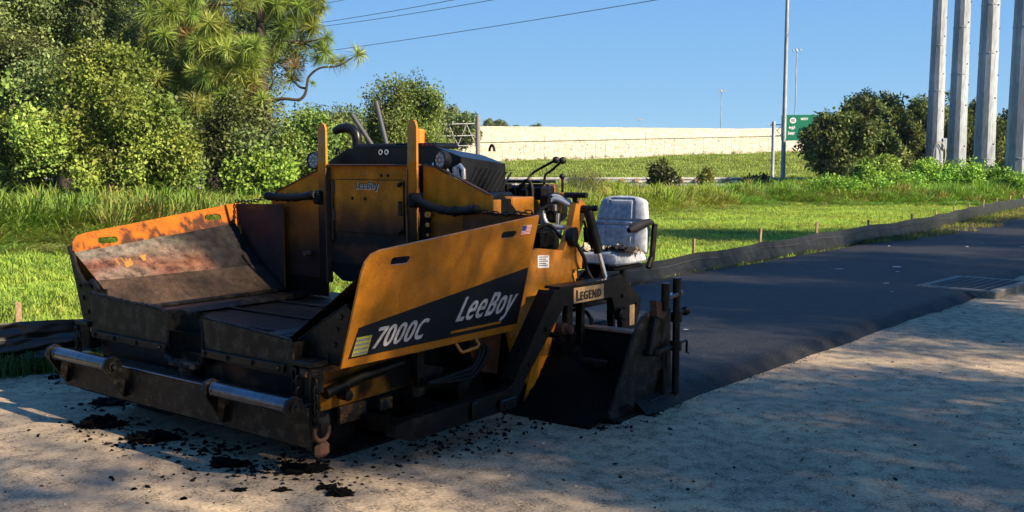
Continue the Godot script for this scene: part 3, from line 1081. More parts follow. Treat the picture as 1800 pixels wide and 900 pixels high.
# ---------------------------------------------------------------- vegetation
func vegetation() -> void:
	var small: Array = [clump(64, 0.45, 0.10, 0.055), clump(64, 0.45, 0.09, 0.055), clump(56, 0.42, 0.12, 0.06)]
	var tiny: Array = [clump(80, 0.5, 0.075, 0.032), clump(80, 0.45, 0.08, 0.034)]
	var vine: Array = [clump(54, 0.42, 0.10, 0.09, true), clump(46, 0.4, 0.12, 0.10, true)]
	var dark: Array = [clump(40, 0.45, 0.27, 0.11), clump(36, 0.45, 0.24, 0.13)]
	var far: Array = [clump(40, 0.6, 0.3, 0.2), clump(36, 0.6, 0.34, 0.2)]
	var olive := Color(0.125, 0.178, 0.066)
	var lime := Color(0.155, 0.222, 0.046)
	var deep := Color(0.085, 0.125, 0.04)
	var mid := Color(0.125, 0.185, 0.05)

	# left side, from the left edge of the frame to the machine
	tree("broadleaf_tree", "tall dull olive broadleaf tree filling the upper left corner", "tree", "trees along the left edge of the field", p(-14.8, 0, 32.5), 7.0, 0.3, lumps_in(-15.0, 5.8, 32, 3.6, 3.2, 1.6, 52, 0.45, 1.15), small + [vine[1]], olive, 90.0, 1.0, -0.06, 0.55)
	tree("broadleaf_tree", "dark airy tree with sky gaps between the olive tree and the pine", "tree", "trees along the left edge of the field", p(-11.0, 0, 36), 8.0, 0.28, lumps_in(-11.2, 6.0, 36, 3.4, 3.6, 1.6, 50, 0.5, 1.1), small, deep, 75.0, 1.0, -0.02, 0.6)
	tree("vine_covered_tree", "yellow green tree smothered in large leaved vines left of the pine", "tree", "trees along the left edge of the field", p(-11.2, 0, 27.6), 3.4, 0.2, lumps_in(-11.9, 2.6, 27.6, 2.7, 2.0, 1.3, 62, 0.22, 0.78), vine + small, lime, 100.0, 0.95, 0.0, 0.62)
	tree("vine_covered_tree", "low yellow green vine thicket at the lower left edge", "tree", "trees along the left edge of the field", p(-15.0, 0, 29), 2.4, 0.15, lumps_in(-15.0, 1.4, 29, 1.4, 1.3, 0.8, 10, 0.5, 0.9), vine, Color(0.17, 0.255, 0.045), 105.0, 0.95, -0.1, 0.25)
	tree("shrub", "dense dark green shrub below the vine covered tree above the tall grass", "shrub", "undergrowth below the trees", p(-10.6, 0, 29.6), 1.8, 0.12, lumps_in(-10.9, 1.2, 29.4, 1.9, 1.0, 0.7, 11, 0.5, 0.85), vine, Color(0.14, 0.21, 0.045), 95.0, 0.85)
	tree("shrub", "tangled grey green shrub under the pine branches", "shrub", "undergrowth below the trees", p(-8.7, 0, 30.5), 3.2, 0.12, lumps_in(-8.9, 2.1, 30.5, 2.0, 1.8, 0.8, 34, 0.35, 0.8), small + [vine[0]], Color(0.115, 0.165, 0.058), 95.0, 0.9, 0.0, 0.6)
	tree("shrub", "bright green vine shrub at the foot of the pine trunk", "shrub", "undergrowth below the trees", p(-6.7, 0, 28.6), 1.4, 0.1, lumps_in(-6.9, 1.05, 28.6, 1.1, 0.7, 0.5, 9, 0.4, 0.6), vine, Color(0.15, 0.25, 0.04), 110.0, 0.8)
	tree("shrub", "tall vine draped shrub right of the pine trunk behind the machine", "shrub", "undergrowth below the trees", p(-6.2, 0, 31), 3.0, 0.12, lumps_in(-6.1, 1.8, 31, 1.4, 1.25, 0.8, 26, 0.35, 0.7), small + [vine[0]], Color(0.14, 0.215, 0.055), 105.0, 0.9) 
	tree("broadleaf_tree", "small grey green tree behind the exhaust pipe", "tree", "trees along the left edge of the field", p(-6.6, 0, 37), 3.2, 0.16, lumps_in(-6.7, 2.2, 37, 1.3, 1.25, 0.9, 20, 0.35, 0.75), small, Color(0.11, 0.16, 0.06), 95.0)
	tree("broadleaf_tree", "round dense mid green tree behind the engine hood", "tree", "trees along the left edge of the field", p(-3.5, 0, 34), 3.6, 0.2, lumps_in(-3.5, 2.65, 34, 1.12, 1.8, 1.2, 46, 0.3, 0.65), small, mid, 120.0, 0.9, -0.2, 0.4)
	tree("broadleaf_tree", "distant loose tree beyond the truss arm right of the round tree", "tree", "", p(-6.6, 0, 108), 7.4, 0.22, lumps_in(-6.6, 5.0, 108, 2.2, 2.6, 1.4, 26, 0.7, 1.3), far, Color(0.12, 0.165, 0.06), 40.0, 1.0)
	tree("background_thicket", "dark thicket closing the gaps behind the left hand trees", "thicket", "", p(-12, 0, 40), 3.0, 0.15, lumps_in(-17, 4.2, 41, 6.0, 4.2, 1.2, 80, 0.8, 1.4), small, deep, 50.0, 1.5)
	tree("background_thicket", "dim thicket behind the shrubs right of the pine", "thicket", "", p(-6.5, 0, 40), 2.0, 0.15, lumps_in(-5.8, 1.6, 40, 3.2, 1.4, 1.0, 18, 0.8, 1.1), small, Color(0.11, 0.15, 0.05), 60.0, 1.4)

	pine()

	# pines far behind the wall
	var k := 0
	for s in [[-4.6, 200.0, 11.2], [-2.6, 204.0, 11.4], [-0.4, 200.0, 10.2], [1.4, 206.0, 9.4], [4.6, 205.0, 10.0], [7.6, 222.0, 9.6]]:
		var said: String = ["first distant pine above the wall nearest the round tree", "second distant pine above the wall, tallest of the clump", "third distant pine in the clump above the wall", "low distant pine at the right side of the clump", "flat topped distant pine with sky under its crown", "distant pine with a wide crown, last before the open sky"][k]
		tree("distant_pine", said, "tree", "distant pines above the wall", p(s[0], 0, s[1]), s[2] - 1.0, 0.2, lumps_in(s[0], s[2] - 2.6, s[1], 1.5, 1.8, 1.2, 12, 0.7, 1.2), far, Color(0.10, 0.145, 0.06), 36.0, 1.0, -0.1)
		k += 1
	tree("distant_pine", "tiny lone tree top just above the middle of the wall", "tree", "", p(16.0, 0, 225), 8.4, 0.15, lumps_in(16.0, 8.7, 225, 0.6, 0.4, 0.5, 5, 0.4, 0.7), far, Color(0.055, 0.075, 0.03), 40.0, 0.8)

	# dark trees at the right, behind the poles
	var rt := [[18.9, 57.0, 1.7, 1.7, 2.8, "dark weeping evergreen in front of the green sign", 20], [21.0, 59.0, 2.3, 2.0, 3.0, "dark dense evergreen tree right of the sign tree", 24], [23.6, 64.0, 3.0, 2.2, 3.6, "taller dark evergreen left of the first steel pole", 26], [27.9, 68.0, 3.2, 2.3, 3.6, "dark evergreen seen between the steel poles", 22], [32.0, 70.0, 3.4, 2.4, 4.0, "dark evergreen behind the right hand steel poles", 22], [36.5, 72.0, 3.4, 2.4, 4.0, "dark evergreen at the right edge behind the last pole", 20]]
	for s in rt:
		var ry: float = s[4] * 0.62
		tree("evergreen_tree", s[5], "tree", "dark evergreens behind the poles", p(s[0], 0, s[1]), s[4] + 0.8, 0.24, lumps_in(s[0], s[4] * 0.88 + 0.2, s[1], s[2] * 1.0, ry * 1.05, s[3] * 0.7, s[6] * 2, 0.35, 0.95) + lumps_in(s[0], s[4] * 0.95 + 0.5, s[1], s[2] * 0.9, ry * 1.15, s[3] * 0.7, 22, 0.16, 0.34), dark, Color(0.078, 0.112, 0.034), 75.0, 1.0, -0.1, 0.5)
	tree("shrub", "lighter green bush in front of the dark evergreens", "shrub", "bushes beyond the mown field", p(18.6, 0, 51), 1.3, 0.06, lumps_in(18.9, 1.1, 51, 0.9, 0.75, 0.6, 8, 0.4, 0.65), dark, Color(0.13, 0.22, 0.04), 90.0, 0.9)
	tree("shrub", "dark spreading bush left of the guardrail end", "shrub", "bushes beyond the mown field", p(7.3, 0, 47), 1.2, 0.06, lumps_in(7.2, 0.85, 47, 0.55, 0.55, 0.4, 8, 0.3, 0.45), dark, Color(0.04, 0.052, 0.018), 110.0, 0.7, -0.2)
	tree("shrub", "slim yellow green sapling before the guardrail", "shrub", "bushes beyond the mown field", p(9.2, 0, 47), 1.2, 0.03, lumps_in(9.2, 0.85, 47, 0.22, 0.65, 0.2, 6, 0.2, 0.3), dark, Color(0.11, 0.135, 0.03), 150.0, 0.6, -0.3)
	tree("shrub", "low nearly black bush under the guardrail beside the light pole", "shrub", "bushes beyond the mown field", p(14.7, 0, 58), 0.5, 0.05, lumps_in(14.6, 0.35, 58, 0.9, 0.2, 0.3, 6, 0.3, 0.4), dark, Color(0.025, 0.035, 0.014), 110.0, 0.8, -0.3)
	tree("background_thicket", "dark low thicket closing the gaps behind the right hand evergreens", "thicket", "", p(26, 0, 74), 2.0, 0.12, lumps_in(32, 2.4, 74, 7.5, 2.0, 1.0, 50, 0.7, 1.2), dark, Color(0.06, 0.085, 0.028), 50.0, 1.2, -0.2)
	# vine mounds in front of the poles
	var md := [[14.2, 41.0, 1.6, 0.7, "low vine mound below the lighter bush", 9], [17.0, 43.0, 1.8, 1.0, "vine mound left of the first steel pole foot", 10], [20.0, 44.0, 2.0, 1.4, "highest vine mound hiding the middle pole feet", 13], [22.4, 42.0, 1.5, 0.95, "vine mound sloping down to the right edge", 9]]
	for s in md:
		tree("vine_mound", s[4], "vines", "vine mounds before the poles", p(s[0], 0, s[1]), 0.5, 0.04, lumps_in(s[0], s[3] * 0.5, s[1], s[2] * 1.25, s[3] * 0.55, 0.9, s[5] * 2, 0.3, 0.6), vine, Color(0.16, 0.31, 0.045), 120.0, 0.75, -0.3, 0.2)
	# wispy grey green shrub behind the levers
	var wt := thing("wispy_shrub", "wispy grey green feathery shrub behind the control levers", "shrub", p(2.6, 0, 37))
	var wg := G.new()
	for i in 70:
		var a := rr(0, TAU)
		var l := rr(0.8, 1.5)
		var o := Vector3(cos(a), 0, sin(a)) * rr(0.3, 1.25)
		wg.tube([Vector3(o.x * 0.15, 0, o.z * 0.15), Vector3(o.x * 0.6, l * 0.6, o.z * 0.6), Vector3(o.x, l, o.z)], [0.008, 0.006, 0.003], 3, false)
	put("stems", wg, M.bark, wt).set_meta("kind", "stuff")
	crown(wt, p(2.6, 0, 37), lumps_in(2.6, 0.95, 37, 0.85, 0.5, 0.5, 12, 0.3, 0.45), tiny, M.leaf, Color(0.12, 0.135, 0.05), 60.0, 0.55, -0.2)

	grasses()
	shade_trees()


func pine() -> void:
	var b := p(-7.71, -0.244, 31)
	var t := thing("longleaf_pine", "tall pine with long needle tufts and a bent bare branch against the sky", "tree", b)
	t.scale = Vector3.ONE * 1.148
	var g := G.new()
	var pts: Array = []
	var rs: Array = []
	for i in 12:
		var f := i / 11.0
		pts.append(Vector3(-0.10 * f + 0.04 * sin(f * 9.0), 9.5 * f - 0.05, 0.3 * f))
		rs.append(0.17 - 0.11 * f)
	g.col = Color(1.5, 1.3, 1.15)
	g.tube(pts, rs, 10)
	put("trunk", g, M.bark, t)
	# branch paths in the tree's own metres
	var br := [
		# the bent branch reaching right, then its smaller companions
		[[0, 3.35, 0], [0.45, 3.42, 0.1], [0.95, 3.4, 0.15], [1.12, 3.65, 0.15], [1.18, 4.0, 0.1], [1.5, 4.25, 0.1], [1.95, 4.3, 0.05], [2.3, 4.5, 0.0], [2.5, 4.62, 0]],
		[[0, 4.65, 0], [0.25, 4.85, 0.1], [0.4, 5.0, 0.1], [0.75, 4.95, 0.1], [1.1, 4.9, 0.0], [1.35, 4.75, 0], [1.42, 4.55, 0]],
		[[1.0, 4.93, 0], [1.4, 5.0, 0.1], [1.65, 5.05, 0.1]],
		[[0.4, 5.0, 0.1], [0.38, 5.25, 0.0], [0.25, 5.45, 0], [0.65, 5.3, 0]],
		[[0, 5.3, 0], [0.4, 5.45, -0.2], [0.9, 5.65, -0.3], [1.3, 5.8, -0.3]],
		[[0, 5.9, 0], [0.5, 6.0, 0.2], [1.1, 6.0, 0.3], [1.5, 6.05, 0.3]],
		[[0, 6.5, 0], [0.6, 6.7, 0.3], [1.3, 6.8, 0.4]],
		[[0.1, 3.7, 0], [0.2, 3.9, 0.05], [0.13, 4.05, 0]],
		[[0.95, 3.9, 0.1], [0.8, 4.05, 0.1], [0.78, 4.3, 0]],
		[[1.12, 3.7, 0.1], [0.9, 3.75, 0], [0.7, 3.95, 0]],
		[[0, 5.1, 0], [-0.6, 5.15, 0.3], [-1.2, 5.0, 0.5], [-1.9, 5.05, 0.5]],
		[[0, 5.6, 0], [-0.7, 5.9, 0.2], [-1.6, 5.9, 0.4], [-2.4, 6.1, 0.6], [-2.9, 6.4, 0.6]],
		[[0, 4.4, 0], [-0.5, 4.35, 0.4], [-1.1, 4.1, 0.7], [-1.7, 4.1, 0.8]],
		[[0, 4.0, 0], [-0.4, 3.8, 0.4], [-0.9, 3.5, 0.6], [-1.3, 3.2, 0.7]],
		[[0, 3.7, 0], [-0.3, 3.55, 0.5], [-0.5, 3.3, 0.7]],
		[[0, 6.3, 0], [-0.8, 6.5, 0.3], [-1.7, 6.6, 0.5], [-2.5, 6.9, 0.5]],
		[[0, 6.0, 0], [-0.2, 6.1, -0.8], [-0.4, 6.1, -1.4]],
		[[0, 4.8, 0], [-0.3, 4.7, 0.9], [-0.6, 4.6, 1.5]],
		[[0, 7.0, 0], [0.5, 7.3, 0.5], [0.9, 7.5, 0.6]],
		[[0, 7.2, 0], [-0.8, 7.4, 0.2], [-1.6, 7.5, 0.2]],
		[[-1.2, 5.0, 0.5], [-1.5, 4.7, 0.6], [-2.0, 4.5, 0.6]],
		[[-0.5, 4.35, 0.4], [-0.7, 4.6, 0.6], [-1.0, 4.75, 0.8]],
		[[-1.6, 5.9, 0.4], [-1.9, 5.6, 0.6], [-2.4, 5.5, 0.7], [-2.9, 5.5, 0.6]],
	]
	var tips: Array = []
	for i in br.size():
		var q: Array = []
		var rad: Array = []
		var m: int = br[i].size()
		for j in m:
			q.append(Vector3(br[i][j][0], br[i][j][1], br[i][j][2]))
			rad.append(lerpf(0.055 if i < 2 or i == 11 else 0.04, 0.016, float(j) / (m - 1)))
		var bg := G.new()
		bg.col = Color(0.9, 0.85, 0.8)
		bg.tube(track_path(q, m * 4), range(m * 4 + 1).map(func(e): return lerpf(rad[0], rad[-1], e / (m * 4.0))), 6)
		put("branch", bg, M.bark, t)
		if i == 7 or i == 3:
			continue
		tips.append([q[-1], (q[-1] - q[-2]).normalized(), 1.0])
		if i in [0, 8, 9]:
			if i == 0:
				tips.append([Vector3(2.05, 4.42, 0), Vector3(0.2, 1, 0), 0.8])
				tips.append([Vector3(1.8, 4.4, 0), Vector3(-0.2, 1, 0.2), 0.8])
				tips.append([Vector3(1.25, 3.85, 0), Vector3(0.3, 0.6, 0), 0.5])
			continue
		var n := 7 if i >= 10 else 4
		for k in n:
			var f := rr(0.35, 1.0)
			var o: Vector3 = q[int(f * (m - 1))]
			tips.append([o + Vector3(rr(-0.35, 0.35), rr(-0.2, 0.4), rr(-0.35, 0.35)), Vector3(rr(-1, 1), rr(0, 1.2), rr(-1, 1)).normalized(), rr(0.85, 1.2)])
	# fill of the crown left of and above the trunk
	for k in 190:
		var o := Vector3(rr(-3.0, 0.5), rr(2.9, 7.6), rr(-0.9, 1.1))
		if nz(o.x, o.y, o.z, 0.012) < -0.1 or (o.z > -0.15 and o.x > -0.4 and o.y < 5.3) or (o.x > -0.1 and o.y < 5.2):
			continue
		tips.append([o, Vector3(rr(-1, 1), rr(0, 1), rr(-1, 1)).normalized(), rr(0.85, 1.2)])
	for k in 26:
		tips.append([Vector3(rr(0.4, 1.6), rr(5.25, 6.7), rr(-0.4, 0.5)), Vector3(rr(-1, 1), rr(-0.2, 1), rr(-1, 1)).normalized(), rr(0.75, 1.1)])
	var xs: Array = []
	var cs: Array = []
	for q in tips:
		var up: Vector3 = q[1]
		var side := up.cross(Vector3(0.3, 0.2, 1)).normalized()
		xs.append(Transform3D(Basis(side, up, side.cross(up)).scaled(Vector3.ONE * (q[2] as float)), q[0]))
		var w := rr(0.7, 1.3)
		if rng.randf() < 0.12:
			cs.append(Color(0.24, 0.17, 0.07) * w)
			continue
		cs.append(Color(0.20 * w * rr(0.8, 1.2), 0.27 * w, 0.06 * w))
	scatter("needle_tufts", t, needle_tuft(150, 0.44, 0.0055), M.needle, xs, cs)


func fence_x(d: float) -> float:
	for i in fence_path.size() - 1:
		var a: Vector3 = fence_path[i]
		var b: Vector3 = fence_path[i + 1]
		if -b.z >= d and d >= -a.z:
			return lerpf(a.x, b.x, (d + a.z) / maxf(-b.z + a.z, 0.001))
	return fence_path[-1].x


func edge_d(x: float) -> float:   # where the mown field ends and tall growth begins
	if x < -8.0:
		return 17.6 + 0.4 * sin(x * 2.0)
	if x < 1.0:
		return lerpf(18.5, 25.0, (x + 8.0) / 9.0)
	if x < 6.0:
		return lerpf(25.0, 33.0, (x - 1.0) / 5.0)
	if x < 10.0:
		return lerpf(33.0, 37.5, (x - 6.0) / 4.0)
	return 38.0


func grasses() -> void:
	var low: Array = [grass_tuft(46, 0.2, 0.10, 0.0045, 0.8), grass_tuft(46, 0.2, 0.13, 0.005, 0.9), grass_tuft(40, 0.22, 0.09, 0.006, 1.0)]
	var tall: Array = [grass_tuft(34, 0.2, 0.85, 0.013, 0.7), grass_tuft(28, 0.18, 1.0, 0.014, 0.5), grass_tuft(40, 0.25, 0.65, 0.012, 0.9)]
	var xs: Array = [[], [], []]
	var cs: Array = [[], [], []]
	# mown field
	var n := 0
	while n < 78000:
		n += 1
		var d := 6.6 + 33.0 * pow(rng.randf(), 0.8)
		var x := rr(-0.82 * d - 0.5, 0.62 * d + 0.5)
		if x > fence_x(d) - 0.08 or d > edge_d(x) + 1.0:
			continue
		var q := p(x, -0.02, d)
		var patch := nz(x, 0, d, 0.003)
		var k := (1.0 + 0.4 * patch + 0.3 * nz(x, 5, d, 0.012)) * rr(0.8, 1.2)
		var w := rng.randi() % 3
		xs[w].append(Transform3D(Basis(Vector3.UP, rr(0, TAU)).scaled(Vector3(1.25, rr(0.6, 1.2) * (1.0 + 0.5 * nz(x, 3, d, 0.01)), 1.25)), q))
		var dry := maxf(0.0, nz(x, 11, d, 0.006) + 0.5 * nz(x, 21, d, 0.03)) * 1.1
		cs[w].append(Color((0.235 + 0.09 * dry) * k, 0.355 * k, 0.060 * k))
	for i in 3:
		tag(scatter("mown_grass", self, low[i], M.blade, xs[i], cs[i]), "", "", "", "stuff")
	# tall grass belt
	xs = [[], [], []]
	cs = [[], [], []]
	for i in 32000:
		var x := rr(-27, 28)
		var e := edge_d(x)
		var f := rng.randf()
		var d := e + pow(f, 1.6) * (26.0 if x > 2.0 else 13.0) + rr(-0.5, 0.5)
		if x > 0.6 * d or x < -0.85 * d or x > fence_x(d) - 0.3:
			continue
		var hgt := clampf((d - e) / 2.0, 0.25, 1.0) * (1.0 + 0.45 * nz(x, 1, d, 0.006))
		var y := 0.0
		var kind := nz(x, 30, d, 0.004)
		var c := Color(0.125, 0.185, 0.024)
		if x < -7.0:
			c = Color(0.17, 0.28, 0.05)
			hgt *= 0.95
		elif x < 8.5:
			c = Color(0.22, 0.31, 0.045)
			hgt *= 0.78
		else:
			hgt *= 0.85
			c = Color(0.15, 0.29, 0.045)
		if kind > 0.25:
			c = c.lerp(Color(0.2, 0.19, 0.06), 0.5)
		if x > 5.5 and x < 15.0 and d > 44.0:
			hgt *= 0.38
		var k := rr(0.75, 1.25)
		if rng.randf() < 0.09:
			c = Color(0.30, 0.24, 0.11)
		var w := rng.randi() % 3
		xs[w].append(Transform3D(Basis(Vector3.UP, rr(0, TAU)).scaled(Vector3(1.2, hgt * rr(0.7, 1.15), 1.2)), p(x, y - 0.03, d)))
		cs[w].append(Color(c.r * k * rr(0.9, 1.15), c.g * k, c.b * k))
	for i in 3:
		tag(scatter("tall_grass", self, tall[i], M.blade, xs[i], cs[i]), "", "", "", "stuff")
	# roadside strip between fence and asphalt, and tufts at the fence foot
	xs = [[]]
	cs = [[]]
	for i in 2600:
		var s := rr(0.2, 0.96)
		var a := at_path(fence_path, s)
		var q: Vector3 = a[0]
		var d := -q.z
		var wide := 0.0
		if d < 8.3:
			wide = 0.42
		elif d > 19.0:
			wide = minf(1.15, (d - 18.0) * 0.16)
		if wide <= 0.0:
			continue
		var o := rr(0.02, wide)
		q += a[1] * o
		if nz(q.x, 2, q.z, 0.012) < -0.15 + 0.5 * (o / wide - 0.6):
			continue
		var k := rr(0.75, 1.2)
		var dry := clampf(nz(q.x, 12, q.z, 0.01) + o / wide * 0.6, 0.0, 1.0)
		var c := Color(0.12, 0.17, 0.028).lerp(Color(0.28, 0.23, 0.10), dry)
		if d < 8.3:
			c = Color(0.07, 0.11, 0.025)
		xs[0].append(Transform3D(Basis(Vector3.UP, rr(0, TAU)).scaled(Vector3(0.8, rr(0.7, 1.6), 0.8)), q))
		cs[0].append(c * k)
	tag(scatter("verge_grass", self, low[1], M.blade, xs[0], cs[0]), "", "", "", "stuff")
	# embankment tufts, coarse
	var co := grass_tuft(30, 0.7, 0.28, 0.03, 0.9)
	xs = [[]]
	cs = [[]]
	for i in 9000:
		var x := rr(-12, 52)
		var d := rr(88, wall_d(x))
		var r := (d - 88.0) / (wall_d(x) + 3.0 - 88.0)
		var k := rr(0.75, 1.2) * (1.0 + 0.4 * nz(x, 2, d, 0.003))
		xs[0].append(Transform3D(Basis(Vector3.UP, rr(0, TAU)).scaled(Vector3.ONE * rr(0.7, 1.2)), p(x, (wall_bottom(x) + 0.25) * smoothstep(-0.08, 1.0, r) - 0.05 + 0.22 * nz(x, 0, d, 0.0015), d)))
		cs[0].append(Color(0.25, 0.34, 0.08) * k)
	tag(scatter("embankment_grass", self, co, M.blade, xs[0], cs[0]), "", "", "", "stuff")


# the row of roadside trees outside the frame on the right whose shade falls over the machine and the road
func shade_trees() -> void:
	var big: Array = [clump(70, 0.5, 0.11, 0.06), clump(64, 0.5, 0.10, 0.07)]
	var row := [[11.2, -5.6, 9.9, "roadside shade tree farthest back along the bare road base"], [12.4, -1.2, 8.8, "roadside shade tree beside the paver"], [12.4, 3.4, 8.9, "roadside shade tree right of the screed"], [13.0, 8.4, 9.8, "roadside shade tree right of the drain"], [12.4, 13.6, 9.0, "roadside shade tree past the drain"], [13.0, 18.9, 11.6, "tallest roadside shade tree farther along"], [13.0, 27.0, 9.0, "last roadside shade tree along the new road"]]
	for s in row:
		var u: float = s[0]
		var w: float = s[1]
		var b := paver_at + Vector3(cos(YAW) * u + sin(YAW) * w, 0, sin(YAW) * u - cos(YAW) * w)
		var h: float = s[2]
		var r := h * 0.27
		var lumps: Array = []
		for l in lumps_in(b.x, h - r * 1.15, -b.z, r, r * 0.95, r, 20, 0.7, 1.2):
			if l[1] > h * 0.66 or rng.randf() < 0.34:
				lumps.append(l)
		tree("shade_tree", s[3], "tree", "roadside trees shading the road", b, h * 0.72, 0.22, lumps, big, Color(0.10, 0.13, 0.035), 27.0 if w < 0.0 else 74.0, 1.0, 0.13 if w < 0.0 else 0.03)


# ---------------------------------------------------------------- silt fence
func fence() -> void:
	var t := thing("silt_fence", "low black plastic silt fence on wooden stakes along the new road", "fence")
	var F := fence_path
	var n := F.size() - 1
	var lens: Array = [0.0]
	for i in n:
		lens.append(lens[-1] + F[i].distance_to(F[i + 1]))
	var total: float = lens[-1]
	# even steps along the path
	var stakes: Array = []
	var s0 := 0.0
	while s0 < total:
		stakes.append(s0)
		s0 += 2.35
	var g := G.new()
	var s_from := total * 0.27
	var steps := int((total - s_from) / 0.05)
	g.sheet(func(a, r):
		var s: float = lerpf(s_from, total, a)
		var q := at_path(F, s / total)
		var pos: Vector3 = q[0]
		var near_f := fposmod(s, 2.35) / 2.35
		var sag := 0.03 * sin(PI * near_f) + 0.01 * nz(s, 0, 0, 0.01)
		var d := -pos.z
		var h: float = lerpf(0.36, 0.47, smoothstep(15.0, 22.0, d)) - sag + 0.05 * (1.0 - smoothstep(8.2, 9.5, d))
		var left := 1.0 - smoothstep(8.2, 9.5, d)
		# hanging folds: some upright, some drawn slantwise between stakes
		var fold: float = 0.008 * nz(s + 0.15 * r, r * 0.05, 0, 0.010) + 0.004 * nz(s + 0.3 * r, r * 0.1, 3, 0.04) + 0.002 * nz(s * 0.3 + r * 0.2, r * 0.5, 8, 0.03)
		fold += left * (0.05 * nz(s * 0.05 + r * 0.30 * (near_f - 0.5), r * 0.5, 9, 0.10) + 0.02 * nz(s * 0.1, r * 0.9, 4, 0.2))
		pos += q[1] * (fold * (0.35 + sin(PI * r)) + 0.03 * (1.0 - r))
		pos.y = r * h - 0.01
		return pos, steps, 20, Vector3(1, 0, 1), func(_a, r, q):
			var k: float = 1.0 + 0.5 * nz(q.x, q.y * 2.0, q.z, 0.01) + (0.9 if r < 0.12 else 0.0)
			return Color(k, k * 0.98, k * 0.94))
	put("fabric", g, M.fabric, t)
	var hem := G.new()
	var pts: Array = []
	for i in 260:
		var s := lerpf(s_from, total, i / 259.0)
		var q := at_path(F, s / total)
		var pos: Vector3 = q[0] + q[1] * 0.035
		var d := -pos.z
		pos.y = lerpf(0.36, 0.47, smoothstep(15.0, 22.0, d)) * 0.74 - 0.045 * sin(PI * fposmod(s, 2.35) / 2.35)
		pts.append(pos)
	hem.tube(pts, 0.004, 4)
	put("stitched_hem", hem, M.pipe, t)
	var ws := G.new()
	ws.box(Transform3D(Basis(), Vector3(0, 0.26, 0)), Vector3(0.045, 0.58, 0.03), 0.004)
	var wm := ws.mesh()
	for s in stakes:
		if s < s_from or s > total - 0.1:
			continue
		var q := at_path(F, s / total)
		hang("stake", wm, M.wood, t, Transform3D(Basis(Vector3.UP, rr(0, 1)).rotated(Vector3.RIGHT, rr(-0.07, 0.07)).rotated(Vector3.FORWARD, rr(-0.06, 0.06)), q[0] - q[1] * 0.03 + Vector3(0, rr(-0.03, 0.04), 0)))


# ---------------------------------------------------------------- storm drain
func drain() -> void:
	var t := thing("storm_drain", "dark steel drain grate in a concrete frame at the asphalt edge", "drain", p(6.05, 0.012, 12.66))
	t.rotation.y = deg_to_rad(90 - 43.5) 
	# local x runs along the long side, z across
	var L := 1.5
	var Wd := 0.98
	for k in 4:
		var g := G.new()
		if k < 2:
			g.bx(Vector3(0, 0.035, (Wd / 2 - 0.06) * (1 if k else -1)), Vector3(L, 0.11, 0.12), 0.015)
		else:
			g.bx(Vector3((L / 2 - 0.06) * (1 if k == 3 else -1), 0.036, 0), Vector3(0.12, 0.11, Wd - 0.24), 0.015)
		put("frame_beam", g, M.grey_concrete, t)
	var pit := G.new()
	pit.bx(Vector3(0, 0.02, 0), Vector3(L - 0.2, 0.03, Wd - 0.2))
	put("pit", pit, M.tar, t)
	var barm := G.new()
	barm.bx(Vector3.ZERO, Vector3(0.018, 0.04, Wd - 0.24), 0.003)
	var bm := barm.mesh()
	for k in 26:
		hang("grate_bar", bm, M.rust_dark, t, Transform3D(Basis(), Vector3(-L / 2 + 0.15 + k * (L - 0.3) / 25.0, 0.072, 0)))
	var cr := G.new()
	cr.bx(Vector3.ZERO, Vector3(L - 0.25, 0.02, 0.02), 0.003)
	var cm := cr.mesh()
	for k in 6:
		hang("cross_bar", cm, M.rust_dark, t, Transform3D(Basis(), Vector3(0, 0.083, -Wd / 2 + 0.2 + k * (Wd - 0.4) / 5.0)))


# ---------------------------------------------------------------- the paver: v(u, y, w) = right, up, back from the middle of the push bar
const YAW := 0.654
var paver_at := Vector3(-2.008, 0, -5.624)
var PV: Node3D
var bolt_mesh: ArrayMesh

const ORG := Color(0.74, 0.275, 0.016)
const YEL := Color(0.62, 0.29, 0.02)
const TAR := Color(0.006, 0.006, 0.0075)
const BROWN := Color(0.10, 0.045, 0.022)


func v(u: float, y: float, w: float) -> Vector3:
	return Vector3(u, y, -w)


func side_x(u: float, y := 0.0, w := 0.0) -> Transform3D:   # polygon (w, y), thickness towards +u
	return Transform3D(Basis(Vector3(0, 0, -1), Vector3.UP, Vector3.RIGHT), v(u, y, w))


func front_x(w: float, u := 0.0, y := 0.0) -> Transform3D:   # polygon (u, y), thickness towards the front
	return Transform3D(Basis(), v(u, y, w))


func part(called: String, g: G, m: Material, parent: Node3D = null) -> MeshInstance3D:
	return put(called, g, m, parent if parent else PV)


func bolts(parent: Node3D, at: Array, out: Vector3, k := 1.0, m: Material = null) -> void:
	var up := out.normalized()
	var x := up.cross(Vector3(0.3, 0.9, 0.2)).normalized()
	for q in at:
		hang("bolt", bolt_mesh, m if m else M.black, parent, Transform3D(Basis(x, up, x.cross(up)).scaled(Vector3.ONE * k), q))


func crust(g: G, pts: Array, r: float, sides := 7) -> void:   # lumpy tar along an edge
	var q: Array = []
	var rad: Array = []
	var path := track_path(pts, int(maxf(12, pts[0].distance_to(pts[-1]) / 0.018)))
	for i in path.size():
		var o: Vector3 = path[i]
		q.append(o + Vector3(0, 1, 0) * r * 0.5 * nz(o.x, o.y, o.z, 0.25))
		rad.append(r * (0.75 + 0.8 * absf(nz(o.x, o.y + 3, o.z, 0.4))))
	g.tube(q, rad, sides)


func dirty(c: Color, q: Vector3, amount := 0.4, f := 0.06) -> Color:
	var a := clampf(amount * (0.3 + 1.6 * nz(q.x, q.y * 0.5, q.z, f)), 0.0, 1.0)
	return c.lerp(TAR * 1.6, a)


